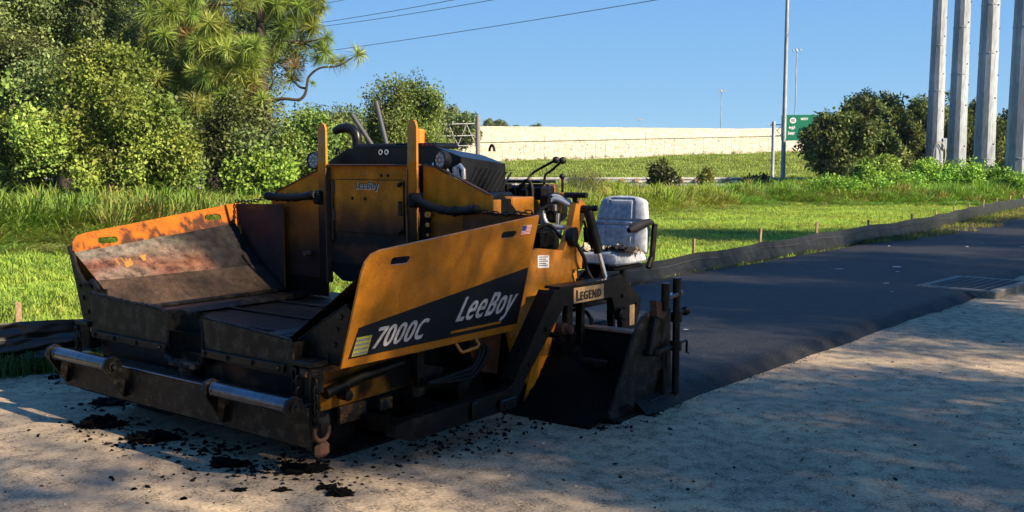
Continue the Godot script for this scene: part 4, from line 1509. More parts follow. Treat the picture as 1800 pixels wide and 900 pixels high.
func paver() -> void:
	PV = thing("asphalt_paver", "dirty yellow and black tracked asphalt paver with an open hopper and grey seat", "paver", paver_at)
	PV.rotation.y = -YAW
	var b := G.new()
	b.lathe(Transform3D(), [Vector2(0.019, 0), Vector2(0.019, 0.003), Vector2(0.013, 0.003), Vector2(0.012, 0.011), Vector2(0, 0.013)], 6)
	bolt_mesh = b.mesh()
	pv_front()
	pv_wing(1.0)
	pv_wing(-1.0)
	pv_bulkhead()
	pv_engine()
	pv_side()
	pv_rear()
	pv_seat()
	pv_screed()


func pv_front() -> void:
	# push bar
	var g := G.new()
	g.bx(v(0, 0.30, 0.015), Vector3(2.40, 0.21, 0.03), 0.006)
	var bar := part("push_bar", g, M.olive)
	g = G.new()
	g.bx(v(0.02, 0.408, 0.06), Vector3(2.30, 0.012, 0.13), 0.004)
	part("top_flange", g, M.steel, bar)
	g = G.new()
	g.bx(v(0, 0.22, 0.12), Vector3(2.2, 0.10, 0.16), 0.01)
	part("rear_beam", g, M.black, bar)
	for s in [[-1.12, -0.47], [0.55, 1.20]]:
		g = G.new()
		var x := Transform3D(Basis(Vector3.UP, Vector3.RIGHT, Vector3(0, 0, -1)), v(s[0], 0.432, -0.09))
		var l: float = s[1] - s[0]
		g.lathe(x, [Vector2(0, 0), Vector2(0.036, 0.0), Vector2(0.044, 0.01), Vector2(0.044, 0.026), Vector2(0.041, 0.03), Vector2(0.041, l - 0.03), Vector2(0.044, l - 0.026), Vector2(0.044, l - 0.01), Vector2(0.036, l), Vector2(0, l)], 24)
		var ro := part("push_roller", g, M.steel)
		for e: float in [s[0] - 0.012, s[1] + 0.018]:
			g = G.new()
			g.plate(poly([-0.16, 0.43, -0.14, 0.475, -0.09, 0.49, -0.05, 0.47, -0.0, 0.30, -0.0, 0.235, -0.03, 0.23]), side_x(e - 0.006), 0.022)
			part("bracket", g, M.black, ro)
			g = G.new()
			g.lathe(Transform3D(Basis(Vector3.UP, Vector3.RIGHT, Vector3(0, 0, -1)), v(e + 0.012, 0.43, -0.10)), [Vector2(0.029, 0), Vector2(0.029, 0.012), Vector2(0.019, 0.014), Vector2(0.015, 0.03), Vector2(0, 0.03)], 12)
			part("pivot_cap", g, M.black, ro)
	# lower front plate with rubber lip
	g = G.new()
	g.bx(v(0.04, 0.45, 0.17), Vector3(2.08, 0.17, 0.02), 0.004)
	part("front_plate", g, M.black)
	g = G.new()
	g.patch(v(0.30, 0.39, 0.157), v(1.05, 0.39, 0.157), v(1.05, 0.50, 0.157), v(0.30, 0.50, 0.157), 30, 8, Vector3(0, 0, 1), func(_a, _b, q):
		return TAR.lerp(Color(0.12, 0.05, 0.028), clampf(0.3 + 1.3 * nz(q.x, q.y, 1, 0.05) - (q.x - 0.4) * 0.5, 0, 1)))
	part("rusty_skin", g, M.stained)
	# hinged aprons
	g = G.new()
	g.plate(poly([-1.0, 0.81, -0.76, 0.795, -0.5, 0.785, -0.21, 0.77, -0.17, 0.755, -0.15, 0.72, -0.15, 0.535, -1.0, 0.535]), front_x(0.10), 0.012)
	var ap := part("hopper_apron", g, M.olive)
	g = G.new()
	g.bx(v(-0.56, 0.55, 0.078), Vector3(0.82, 0.045, 0.016), 0.003)
	part("bolt_strip", g, M.black, ap)
	bolts(ap, [v(-0.93, 0.55, 0.07), v(-0.7, 0.55, 0.07), v(-0.45, 0.55, 0.07), v(-0.2, 0.55, 0.07)], Vector3(0, 0, 1))
	g = G.new()
	crust(g, [v(-1.0, 0.812, 0.10), v(-0.6, 0.793, 0.10), v(-0.2, 0.772, 0.10), v(-0.155, 0.71, 0.10), v(-0.15, 0.55, 0.10)], 0.014)
	part("tar_crust", g, M.tar, ap)
	g = G.new()
	g.plate(poly([0.20, 0.765, 0.6, 0.742, 0.97, 0.718, 1.0, 0.70, 1.005, 0.545, 0.20, 0.555]), front_x(0.10), 0.012)
	ap = part("hopper_apron", g, M.olive)
	g = G.new()
	g.bx(v(0.58, 0.565, 0.078), Vector3(0.72, 0.045, 0.016), 0.003)
	part("bolt_strip", g, M.black, ap)
	bolts(ap, [v(0.25, 0.565, 0.07), v(0.46, 0.565, 0.07), v(0.68, 0.565, 0.07), v(0.9, 0.565, 0.07)], Vector3(0, 0, 1))
	g = G.new()
	g.sheet(func(a, r): return v(lerpf(0.98, 1.03, a) + 0.03 * r * r, lerpf(0.50, 0.715, r), 0.09 + 0.25 * a), 6, 6, Vector3(0.5, 0, 1))
	part("bent_end", g, M.black, ap)
	g = G.new()
	crust(g, [v(0.2, 0.768, 0.10), v(0.6, 0.745, 0.10), v(0.98, 0.72, 0.10)], 0.012)
	part("tar_crust", g, M.tar, ap)
	# tarred scoop between the aprons, hitch barrel below
	g = G.new()
	g.sheet(func(a, r):
		var q = PI * a
		return v(0.03 - 0.19 * cos(q) + 0.012 * nz(a, r, 0, 0.1), lerpf(0.50, 0.775, r) - 0.04 * sin(q) * (1.0 - r) + 0.012 * nz(a, r, 4, 0.2), 0.095 + 0.10 * sin(q) * (1.0 - 0.3 * r) + 0.02 * nz(a, r, 9, 0.1)), 24, 14, Vector3(0, 0, 1))
	var sc := part("apron_scoop", g, M.tar)
	g = G.new()
	crust(g, [v(-0.15, 0.50, 0.09), v(-0.05, 0.48, 0.07), v(0.08, 0.47, 0.07), v(0.2, 0.50, 0.09)], 0.02)
	crust(g, [v(0.2, 0.5, 0.09), v(0.215, 0.6, 0.09), v(0.2, 0.76, 0.10)], 0.016)
	part("tar_crust", g, M.tar, sc)
	g = G.new()
	g.bx(v(0.03, 0.475, 0.085), Vector3(0.26, 0.035, 0.05), 0.006)
	part("scoop_bracket", g, M.rust, sc)
	g = G.new()
	g.lathe(Transform3D(Basis(), v(0.04, 0.33, 0.12)), [Vector2(0, 0), Vector2(0.07, 0), Vector2(0.07, 0.05), Vector2(0.062, 0.055), Vector2(0.062, 0.1), Vector2(0.07, 0.105), Vector2(0.07, 0.13), Vector2(0, 0.13)], 16)
	part("hitch_barrel", g, M.black)
	# conveyor deck
	g = G.new()
	g.sheet(func(a, r): return v(lerpf(-0.86, 0.9, a), 0.655 + 0.008 * nz(a * 3, r * 3, 0, 0.1), lerpf(0.10, 1.9, r)), 40, 40, Vector3.UP)
	var deck := part("conveyor_deck", g, M.tar)
	for k in 3:
		g = G.new()
		g.bx(v(0.0, 0.662, 0.45 + 0.42 * k), Vector3(1.3, 0.016, 0.03), 0.004)
		part("flight_bar", g, M.tar, deck)
	for s: float in [-0.66, 0.66]:
		g = G.new()
		g.plate(poly([-0.10, 0.0, -0.06, 0.03, 0.06, 0.03, 0.10, 0.0]), Transform3D(Basis(Vector3.RIGHT, Vector3.UP, Vector3(0, 0, 1)), v(s, 0.672, 1.6)), 1.42)
		part("chain_cover", g, M.black, deck)
	# hanging chains at both front corners, towing shackle
	for s: float in [-1.08, 1.10]:
		g = G.new()
		g.bx(v(s, 0.52, 0.13), Vector3(0.10, 0.16, 0.10), 0.01)
		g.bx(v(s, 0.61, 0.12), Vector3(0.16, 0.03, 0.12), 0.006)
		var cl := part("chain_clevis", g, M.black)
		for k in 7:
			chain_link(cl, v(s - 0.05 + 0.03 * (k % 2), 0.55 - 0.032 * k, 0.055), Basis(Vector3.UP, PI / 2 * (k % 2)).rotated(Vector3.FORWARD, 0.1), 0.026)
	for k in 5:
		chain_link(PV, v(1.17 + 0.012 * (k % 2), 0.50 - 0.04 * k, 0.09), Basis(Vector3.UP, PI / 2 * (k % 2)), 0.032)
	g = G.new()
	var pts: Array = []
	for k in 13:
		var a := -0.3 + (PI + 0.6) * k / 12.0
		pts.append(v(1.205, 0.27 - 0.055 * sin(a), 0.10 + 0.05 * cos(a)))
	g.tube(pts, 0.012, 8)
	part("tow_shackle", g, M.rust)
	g = G.new()
	g.bx(v(1.17, 0.155, 0.13), Vector3(0.045, 0.08, 0.10), 0.02)
	part("rusty_hook", g, M.rust)
	g = G.new()
	g.bx(v(1.13, 0.36, 0.10), Vector3(0.05, 0.42, 0.06), 0.006)
	part("corner_post", g, M.black)


func chain_link(parent: Node3D, at: Vector3, bas: Basis, r: float, m: Material = null) -> void:
	if not M.has("link_mesh"):
		var g := G.new()
		var pts: Array = []
		for k in 17:
			var a := TAU * k / 16
			pts.append(Vector3(cos(a) * 0.55, sin(a) + 0.35 * signf(sin(a)) * minf(1.0, absf(sin(a)) * 2.0), 0))
		g.tube(pts, 0.22, 6, false)
		M.link_mesh = g.mesh()
	hang("chain_link", M.link_mesh, m if m else M.black, parent, Transform3D(bas.scaled(Vector3.ONE * r), at))


func pv_wing(s: float) -> void:
	var ay := Vector3(0.32 * s, 1, 0).normalized()
	var az := Vector3(0, 0, -1).cross(ay)
	var drop := 0.0 if s > 0 else -0.045
	var X := Transform3D(Basis(Vector3(0, 0, -1), ay, az), v(1.25 * s, 0.59, 0))
	var outline := poly([0.19, 0, 1.70, 0, 1.62, 0.785, 0.30, 0.655 + drop, 0.235, 0.635 + drop, 0.20, 0.59 + drop, 0.19, 0.54 + drop])
	var holes: Array = [stadium(0.46, 0.585 + drop * 0.8, 0.15, 0.045), stadium(1.36, 0.675, 0.15, 0.045)]
	var g := G.new()
	g.plate(outline, X, 0.012, holes)
	var wing := part("hopper_wing", g, M.yellow)
	var th := 0.014
	# inner lining: lip (dirty orange), sloped wall, lower slope
	var T0 := X * Vector3(0.2, 0.60 + drop, -0.004 if s > 0 else 0.017)
	var lin_paint := func(a: float, r: float, q: Vector3) -> Color:
		var w := -q.z
		var n1 := nz(q.x * 0.6, q.y, q.z, 0.02)
		var n2 := nz(q.x, q.y, q.z, 0.11)
		if s > 0:
			return TAR.lerp(Color(0.10, 0.085, 0.075), clampf(r * 0.6 + 0.3 * n1, 0, 1)).lerp(BROWN, clampf(n2 + 0.3 * r, 0, 0.6))
		# left lining: grey film near the top, rust in the front half, darker to the rear
		var c := Color(0.125, 0.104, 0.098)
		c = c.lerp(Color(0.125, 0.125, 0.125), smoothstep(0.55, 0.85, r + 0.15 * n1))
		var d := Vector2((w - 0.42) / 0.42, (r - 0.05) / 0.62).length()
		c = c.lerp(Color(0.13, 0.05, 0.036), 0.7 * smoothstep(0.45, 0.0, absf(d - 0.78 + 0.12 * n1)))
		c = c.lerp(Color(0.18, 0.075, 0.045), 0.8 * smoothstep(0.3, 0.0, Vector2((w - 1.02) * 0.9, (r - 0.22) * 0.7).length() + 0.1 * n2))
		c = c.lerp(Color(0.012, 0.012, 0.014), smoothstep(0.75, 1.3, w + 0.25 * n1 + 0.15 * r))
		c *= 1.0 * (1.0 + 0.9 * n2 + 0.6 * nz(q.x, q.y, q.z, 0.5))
		if absf(w - 0.56) < 0.13 and r > 0.30 and r < 0.62 and nz(w * 3.0, r * 0.5, 2, 0.05) > 0.18:
			c = Color(0.28, 0.18, 0.05)
		return c
	var lip_paint := func(_a: float, r: float, q: Vector3) -> Color:
		var n1 := nz(q.x, q.y, q.z, 0.03)
		var n2 := nz(q.x, q.y, q.z, 0.12) + 0.7 * nz(q.x, q.y * 0.3, q.z, 0.5)
		var dark := clampf(0.22 + 1.5 * n1 + 1.4 * n2 + (0.5 - r) * 1.1, 0, 0.92)
		return Color(0.34, 0.105, 0.003).lerp(Color(0.02, 0.012, 0.010), dark)
	var off := Vector3(-0.006 * s, 0.0, 0)
	var in_z := -0.003 if s > 0 else 0.0155
	# the lip is drawn as a skin with the same slots
	g = G.new()
	var skin := Geometry2D.intersect_polygons(outline, poly([0.0, 0.50 + drop, 2.0, 0.64, 2.0, 2.0, 0.0, 2.0]))[0]
	var cells: Array = []
	for i in 110:
		var w0 := 0.15 + 1.55 * i / 110.0
		for pc in Geometry2D.intersect_polygons(skin, poly([w0, 0, w0 + 1.55 / 110, 0, w0 + 1.55 / 110, 2, w0, 2])):
			for j in 16:
				var qa := 0.48 + 0.32 * j / 16.0
				for pd in Geometry2D.intersect_polygons(pc, poly([0, qa, 2, qa, 2, qa + 0.02, 0, qa + 0.02])):
					var rest: Array = [pd]
					for h in holes:
						var nx: Array = []
						for e in rest:
							nx.append_array(Geometry2D.clip_polygons(e, h))
						rest = nx
					cells.append_array(rest)
	for e: PackedVector2Array in cells:
		if Geometry2D.is_polygon_clockwise(e):
			continue
		var id := Geometry2D.triangulate_polygon(e)
		for k in range(0, id.size(), 3):
			var q: Array = []
			var c: Array = []
			for m in 3:
				var o: Vector2 = e[id[k + m]]
				var pt := X * Vector3(o.x, o.y, in_z)
				q.append(pt)
				c.append(lip_paint.call(0.0, (o.y - lerpf(0.50 + drop, 0.61, o.x / 1.65)) / 0.15, pt))
			var nn := -az * s
			g.stri(q[0], q[1], q[2], nn, nn, nn, Vector2.ZERO, Vector2.ZERO, Vector2.ZERO, c[0], c[1], c[2])
	part("painted_lip", g, M.stained, wing)
	# lining profile
	var top := func(w: float) -> Vector3:
		var f := (w - 0.19) / 1.43
		return X * Vector3(w, lerpf(0.52 + drop, 0.625, f), in_z)
	g = G.new()
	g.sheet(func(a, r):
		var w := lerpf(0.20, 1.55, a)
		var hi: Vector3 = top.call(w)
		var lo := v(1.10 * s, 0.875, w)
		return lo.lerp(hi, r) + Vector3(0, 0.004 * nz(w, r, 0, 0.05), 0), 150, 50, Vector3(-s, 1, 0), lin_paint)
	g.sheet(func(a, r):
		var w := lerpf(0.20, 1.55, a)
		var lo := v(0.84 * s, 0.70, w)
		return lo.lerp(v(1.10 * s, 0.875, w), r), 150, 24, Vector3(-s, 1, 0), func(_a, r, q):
			var n1 := nz(q.x, q.y, q.z, 0.03)
			if s > 0:
				return TAR.lerp(Color(0.07, 0.055, 0.045), clampf(n1 + 0.3, 0, 1))
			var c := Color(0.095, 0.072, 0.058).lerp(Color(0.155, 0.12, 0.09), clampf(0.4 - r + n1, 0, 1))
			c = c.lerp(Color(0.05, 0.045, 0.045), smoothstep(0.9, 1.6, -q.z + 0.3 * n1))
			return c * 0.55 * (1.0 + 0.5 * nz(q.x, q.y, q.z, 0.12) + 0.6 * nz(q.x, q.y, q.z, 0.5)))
	part("lining", g, M.stained, wing)
	g = G.new()
	g.bar(v(0.83 * s, 0.70, 0.18), v(0.83 * s, 0.70, 1.58), 0.05, 0.028, Vector3.UP, 0.008)
	part("hinge_bar", g, M.black, wing)
	# front closing plate
	g = G.new()
	if s > 0:
		g.plate(poly([0.90, 0.60, 1.255, 0.60, 1.345, 0.90, 1.31, 0.93, 1.20, 0.865, 0.93, 0.70, 0.90, 0.66]), front_x(0.20), 0.014)
		var fp := part("wing_front_plate", g, M.black)
		bolts(fp, [v(1.05, 0.645, 0.186), v(1.17, 0.645, 0.186), v(1.22, 0.71, 0.186), v(1.24, 0.79, 0.186), v(1.27, 0.86, 0.186)], Vector3(0, 0, 1))
		g = G.new()
		crust(g, [v(0.93, 0.70, 0.19), v(1.2, 0.866, 0.19), v(1.32, 0.93, 0.19)], 0.008)
		part("tar_crust", g, M.tar, fp)
	else:
		g.plate(poly([-0.98, 0.62, -1.275, 0.60, -1.43, 1.06, -1.41, 1.09, -1.385, 1.06, -1.28, 0.89, -1.15, 0.82, -0.98, 0.83]), front_x(0.20), 0.014)
		var fp := part("wing_front_plate", g, M.black)
		bolts(fp, [v(-1.12, 0.66, 0.186), v(-1.2, 0.66, 0.186), v(-1.26, 0.75, 0.186), v(-1.3, 0.83, 0.186)], Vector3(0, 0, 1))
		g = G.new()
		crust(g, [v(-1.42, 1.09, 0.19), v(-1.37, 1.0, 0.19), v(-1.28, 0.89, 0.19), v(-1.2, 0.84, 0.19), v(-1.14, 0.87, 0.19), v(-1.02, 0.82, 0.16)], 0.02)
		part("tar_crust", g, M.tar, fp)
	# rear closing panel of the wing
	g = G.new()
	var ra := v(0.90 * s, 0.68, 1.60)
	var rb := v(1.28 * s, 0.66, 1.60)
	var rc := v(1.475 * s, 1.335, 1.60)
	var rd := v(0.90 * s, 1.345, 1.60)
	var rear_paint := func(_a: float, r: float, q: Vector3) -> Color:
		var n1 := nz(q.x, q.y, q.z, 0.03)
		var c := Color(0.045, 0.035, 0.045).lerp(Color(0.10, 0.045, 0.035), clampf((r - 0.55) * 2.0 + n1, 0, 1))
		if s > 0:
			c = Color(0.035, 0.033, 0.035).lerp(Color(0.13, 0.06, 0.03), clampf((r - 0.6) * 2.2 + n1 + (q.x - 1.0), 0, 1))
		if r > 0.93 and n1 > -0.1:
			c = c.lerp(Color(0.30, 0.12, 0.03), 0.5)
		return c
	g.patch(ra, rb, rc, rd, 24, 24, Vector3(0, 0, 1), rear_paint)
	g.patch(ra + v(0, 0, 0.012), rb + v(0, 0, 0.012), rc + v(0, 0, 0.012), rd + v(0, 0, 0.012), 1, 1, Vector3(0, 0, -1), func(_a, _b, _q): return ORG)
	g.col = Color(0.2, 0.08, 0.03)
	g.quad(rd, rc, rc + v(0, 0, 0.012), rd + v(0, 0, 0.012), Vector3.UP)
	part("wing_rear_panel", g, M.stained, wing)
	g = G.new()
	g.quad(v(1.25 * s, 0.592, 0.2), v(1.25 * s, 0.592, 1.7), v(0.84 * s, 0.66, 1.7), v(0.84 * s, 0.66, 0.2), Vector3.DOWN)
	part("underside", g, M.black, wing)
	if s < 0:
		return
	# right wing outside: black band, lettering, decals
	var D := X.translated_local(Vector3(0, 0, 0.012))
	g = G.new()
	g.plate(poly([0.225, 0.05, 1.685, 0.05, 1.648, 0.44, 0.255, 0.225]), D, 0.0025)
	var band := part("black_band", g, M.black_gloss, wing)
	g = G.new()
	lettering(g, "7000C", D.translated_local(Vector3(0.375, 0.085, 0.0025)), 0.125, 0.40, 0.002, 0.30)
	part("model_lettering", g, M.silver, band)
	g = G.new()
	lettering(g, "LeeBoy", D.translated_local(Vector3(1.03, 0.098, 0.0025)), 0.205, 0.53, 0.002, 0.30)
	part("maker_lettering", g, M.silver, band)
	g = G.new()
	g.plate(poly([1.03, 0.076, 1.50, 0.076, 1.505, 0.092, 1.03, 0.092]), D.translated_local(Vector3(0, 0, 0.0025)), 0.002)
	part("underline", g, M.yellow, band)
	g = G.new()
	g.plate(poly([0.245, 0.062, 0.355, 0.062, 0.365, 0.17, 0.255, 0.17]), D.translated_local(Vector3(0, 0, 0.0025)), 0.002)
	var lab := part("warning_label", g, M.label_yellow, band)
	for k in 4:
		g = G.new()
		g.plate(poly([0.252, 0.068 + 0.026 * k, 0.353, 0.068 + 0.026 * k, 0.354, 0.080 + 0.026 * k, 0.252, 0.080 + 0.026 * k]), D.translated_local(Vector3(0, 0, 0.0045)), 0.0008)
		part("label_text_block", g, M.galv, lab)
	# flag decal: canton, stripes
	g = G.new()
	var fx := 1.475
	var fy := 0.665
	g.plate(poly([fx, fy, fx + 0.09, fy, fx + 0.09, fy + 0.062, fx, fy + 0.062]), D, 0.0015)
	var flag := part("flag_decal", g, M.white, wing)
	g = G.new()
	for k in 7:
		var x0 := fx + (0.04 if k > 2 else 0.0)
		g.plate(poly([x0, fy + 0.0095 * k * 0.96, fx + 0.088, fy + 0.0095 * k * 0.96, fx + 0.088, fy + 0.0095 * k * 0.96 + 0.005, x0, fy + 0.0095 * k * 0.96 + 0.005]), D.translated_local(Vector3(0, 0, 0.0015)), 0.0008)
	part("red_stripes", g, M.flag_red, flag)
	g = G.new()
	g.plate(poly([fx, fy + 0.028, fx + 0.04, fy + 0.028, fx + 0.04, fy + 0.062, fx, fy + 0.062]), D.translated_local(Vector3(0, 0, 0.0015)), 0.001)
	part("blue_canton", g, M.flag_blue, flag)
	# scratches and rust runs along the panel
	for k in 14:
		g = G.new()
		var w0 := rr(0.56, 1.28)
		var q0 := rr(0.36, 0.5)
		var l := rr(0.04, 0.16)
		var wi := rr(0.003, 0.012)
		g.plate(poly([w0 + 0.2 * wi, q0, w0 + wi * 0.6, q0 - 0.006, w0 + wi, q0 + l * 0.5, w0 + wi * 0.7, q0 + l, w0 + 0.1 * wi, q0 + l * 0.9]), D, 0.0006)
		part("dirt_run", g, M.dirt_run, wing)


func pv_bulkhead() -> void:
	var W0 := 1.64
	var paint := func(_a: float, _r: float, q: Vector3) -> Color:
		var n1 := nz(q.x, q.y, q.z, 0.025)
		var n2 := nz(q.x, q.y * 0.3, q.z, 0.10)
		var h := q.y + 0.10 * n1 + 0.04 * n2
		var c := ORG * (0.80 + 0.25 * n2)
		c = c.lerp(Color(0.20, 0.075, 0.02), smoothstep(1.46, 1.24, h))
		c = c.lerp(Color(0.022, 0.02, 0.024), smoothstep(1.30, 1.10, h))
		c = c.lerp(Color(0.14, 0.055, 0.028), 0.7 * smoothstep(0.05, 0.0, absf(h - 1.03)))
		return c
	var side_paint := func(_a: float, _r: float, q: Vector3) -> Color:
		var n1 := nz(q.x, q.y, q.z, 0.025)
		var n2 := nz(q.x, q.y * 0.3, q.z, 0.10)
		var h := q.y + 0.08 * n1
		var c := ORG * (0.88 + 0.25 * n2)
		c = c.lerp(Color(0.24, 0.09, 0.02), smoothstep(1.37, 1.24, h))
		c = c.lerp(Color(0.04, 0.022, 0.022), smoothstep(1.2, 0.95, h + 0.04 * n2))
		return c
	# middle box with door
	var g := G.new()
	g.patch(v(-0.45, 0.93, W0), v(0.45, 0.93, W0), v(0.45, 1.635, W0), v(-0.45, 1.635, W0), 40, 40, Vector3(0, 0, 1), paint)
	g.col = Color(0.2, 0.08, 0.03)
	g.bx(v(0, 1.28, W0 + 0.02), Vector3(0.9, 0.70, 0.03))
	var box := part("bulkhead", g, M.stained)
	g = G.new()
	g.bx(v(0, 1.642, W0 + 0.01), Vector3(0.90, 0.012, 0.09), 0.003)
	part("top_flange", g, M.rust, box)
	g = G.new()
	g.plate(poly([-0.42, 0.93, 0.42, 0.93, 0.40, 0.86, 0.30, 0.80, -0.28, 0.80, -0.38, 0.86]), front_x(W0 + 0.01), 0.02)
	part("tarred_skirt", g, M.tar, box)
	g = G.new()
	var dp := stadium(0, 1.345, 0.70, 0.37)
	dp = poly([-0.345, 1.175, -0.33, 1.16, 0.33, 1.16, 0.345, 1.175, 0.345, 1.525, 0.33, 1.54, -0.345, 1.54])
	g.sheet(func(a, r): return v(lerpf(-0.34, 0.34, a), lerpf(1.165, 1.535, r), W0 - 0.013), 30, 24, Vector3(0, 0, 1), paint)
	g.col = Color(0.03, 0.02, 0.016)
	g.plate(dp, front_x(W0 - 0.001), 0.010)
	var door := part("engine_door", g, M.stained)
	for k in 2:
		g = G.new()
		g.tube([v(-0.352, 1.24 + 0.20 * k, W0 - 0.014), v(-0.352, 1.32 + 0.20 * k, W0 - 0.014)], 0.011, 8)
		part("hinge", g, M.rust, door)
	g = G.new()
	g.tube([v(-0.372, 1.10, W0 - 0.012), v(-0.372, 1.54, W0 - 0.012)], 0.008, 6)
	part("hinge_rod", g, M.rust, door)
	for k in 2:
		g = G.new()
		g.bar(v(0.30, 1.50 - 0.325 * k, W0 - 0.02), v(0.335, 1.52 - 0.325 * k, W0 - 0.02), 0.02, 0.02, Vector3.UP, 0.004)
		g.ball(v(0.315, 1.505 - 0.325 * k, W0 - 0.026), 0.014, 8)
		part("latch", g, M.black, door)
	g = G.new()
	g.bx(v(0.315, 1.345, W0 - 0.016), Vector3(0.035, 0.10, 0.012), 0.004)
	part("handle_recess", g, M.black, door)
	bolts(door, [v(-0.16, 1.405, W0 - 0.014), v(-0.03, 1.405, W0 - 0.014)], Vector3(0, 0, 1), 0.7)
	bolts(box, [v(0.12, 1.57, W0), v(0.185, 1.57, W0)], Vector3(0, 0, 1), 0.7)
	# door lettering: pale outline under black letters
	g = G.new()
	for o in [[0.0025, -0.0035]]:
		lettering(g, "LeeBoy", front_x(W0 - 0.0132, -0.124 + o[0], 1.457 + o[1]), 0.068, 0.228, 0.0012 + o[0] * 0.02 + o[1] * 0.01, 0.12)
	part("lettering_outline", g, M.white, door)
	g = G.new()
	lettering(g, "LeeBoy", front_x(W0 - 0.0142, -0.124, 1.457), 0.068, 0.228, 0.0012, 0.12)
	part("lettering", g, M.ink, door)
	g = G.new()
	g.plate(stadium(-0.03, 1.59, 0.03, 0.044), front_x(W0), 0.002)
	part("round_sticker", g, M.white, box)
	# uprights with rounded tops
	for s: float in [-1.0, 1.0]:
		g = G.new()
		var pl := poly([-0.042, 0.80, 0.042, 0.80, 0.042, 1.90, 0.03, 1.935, 0.012, 1.945, -0.02, 1.935, -0.042, 1.88])
		g.plate(pl, front_x(W0 - 0.02, 0.45 * s), 0.018)
		var upr := part("upright", g, M.yellow)
		g = G.new()
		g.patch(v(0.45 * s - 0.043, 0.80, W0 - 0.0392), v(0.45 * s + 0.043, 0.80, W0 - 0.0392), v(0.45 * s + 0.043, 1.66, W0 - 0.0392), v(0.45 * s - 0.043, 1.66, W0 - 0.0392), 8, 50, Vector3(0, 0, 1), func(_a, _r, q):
			var h: float = q.y + 0.12 * nz(q.x, q.y * 0.4, q.z, 0.08)
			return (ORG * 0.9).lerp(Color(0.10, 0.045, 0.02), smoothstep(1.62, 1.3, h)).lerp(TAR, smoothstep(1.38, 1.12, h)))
		part("stained_face", g, M.stained, upr)
		g = G.new()
		g.bx(v(0.405 * s, 1.2, W0 - 0.02), Vector3(0.012, 0.84, 0.06), 0.003)
		part("inner_flange", g, M.rust, upr)
	# sloped side panels
	for s: float in [-1.0, 1.0]:
		g = G.new()
		g.sheet(func(a, r):
			var u: float = lerpf(0.49, 1.10, a)
			var hi: float = 1.625 - 0.20 * clampf((a - 0.03) / 0.9, 0, 1) if s < 0 else 1.645 - 0.03 * clampf(a / 0.25, 0, 1) - 0.165 * clampf((a - 0.2) / 0.75, 0, 1)
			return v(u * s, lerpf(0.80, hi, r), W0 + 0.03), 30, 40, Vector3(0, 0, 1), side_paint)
		var sp := part("sloped_panel", g, M.stained)
		g = G.new()
		if s < 0:
			g.bar(v(-0.49, 1.632, W0 + 0.035), v(-1.07, 1.43, W0 + 0.035), 0.03, 0.008)
		else:
			g.bar(v(0.49, 1.647, W0 + 0.035), v(0.64, 1.62, W0 + 0.035), 0.03, 0.008)
			g.bar(v(0.63, 1.624, W0 + 0.035), v(1.07, 1.452, W0 + 0.035), 0.03, 0.008)
		part("top_edge", g, M.rust, sp)
		g = G.new()
		g.bx(v(1.10 * s, 1.11, W0 + 0.06), Vector3(0.02, 0.62, 0.08), 0.004)
		part("outer_edge", g, M.yellow, sp)
		g = G.new()
		g.plate(poly([0.49 * s, 0.66, 1.1 * s, 0.66, 1.1 * s, 1.3, 0.49 * s, 1.3]), front_x(W0 + 0.05), 0.01)
		part("backing_plate", g, M.black, sp)
	g = G.new()
	g.tube([v(-0.66, 0.98, W0 + 0.02), v(-0.66, 0.98, W0 - 0.04)], 0.022, 10)
	g.bx(v(-0.64, 0.985, W0 - 0.02), Vector3(0.07, 0.03, 0.03), 0.006)
	part("lock_pin", g, M.rust)
	# chain sleeves and chains from the uprights to the wings
	for s: float in [-1.0, 1.0]:
		g = G.new()
		var a := v(0.49 * s, 1.425, W0 - 0.07)
		var c := v(1.02 * s, 1.36 if s > 0 else 1.405, W0 - 0.07)
		var pts: Array = []
		var rs: Array = []
		for k in 34:
			var f := k / 33.0
			pts.append(a.lerp(c, f) - Vector3.UP * 0.045 * sin(PI * f) * (1.0 if s > 0 else 0.35))
			rs.append(0.025 + 0.012 * nz(f * 3.0, s, 0, 0.05) + 0.007 * (k % 2))
		g.tube(pts, rs, 9)
		var sl := part("chain_sleeve", g, M.rubber)
		g = G.new()
		g.tube([c, c + v(0.03 * s, 0, 0)], 0.03, 10)
		part("clamp", g, M.black, sl)
		for k in 11:
			var f := k / 10.0
			chain_link(sl, c.lerp(v(1.44 * s, 1.355, 1.59), f) - Vector3.UP * 0.02 * sin(PI * f), Basis(Vector3.FORWARD, PI / 2).rotated(Vector3.RIGHT, PI / 2 * (k % 2)), 0.021)
		g = G.new()
		g.bx(a + v(-0.01 * s, -0.02, 0.02), Vector3(0.08, 0.10, 0.06), 0.015)
		part("chain_anchor", g, M.tar, sl)
	# dark channel with a column of worn spots by the right upright
	g = G.new()
	g.bx(v(0.53, 1.13, W0 - 0.0), Vector3(0.07, 0.5, 0.03), 0.006)
	var ch := part("tarred_channel", g, M.tar)
	for k in 6:
		g = G.new()
		var r := 0.012 + 0.006 * (k % 3)
		if k < 2:
			r = 0.03
		g.plate(stadium(0.57, 0.97 + 0.068 * k, r * 2.2, r * 1.7), front_x(W0 - 0.016), 0.003)
		part("worn_spot", g, M.yellow, ch)


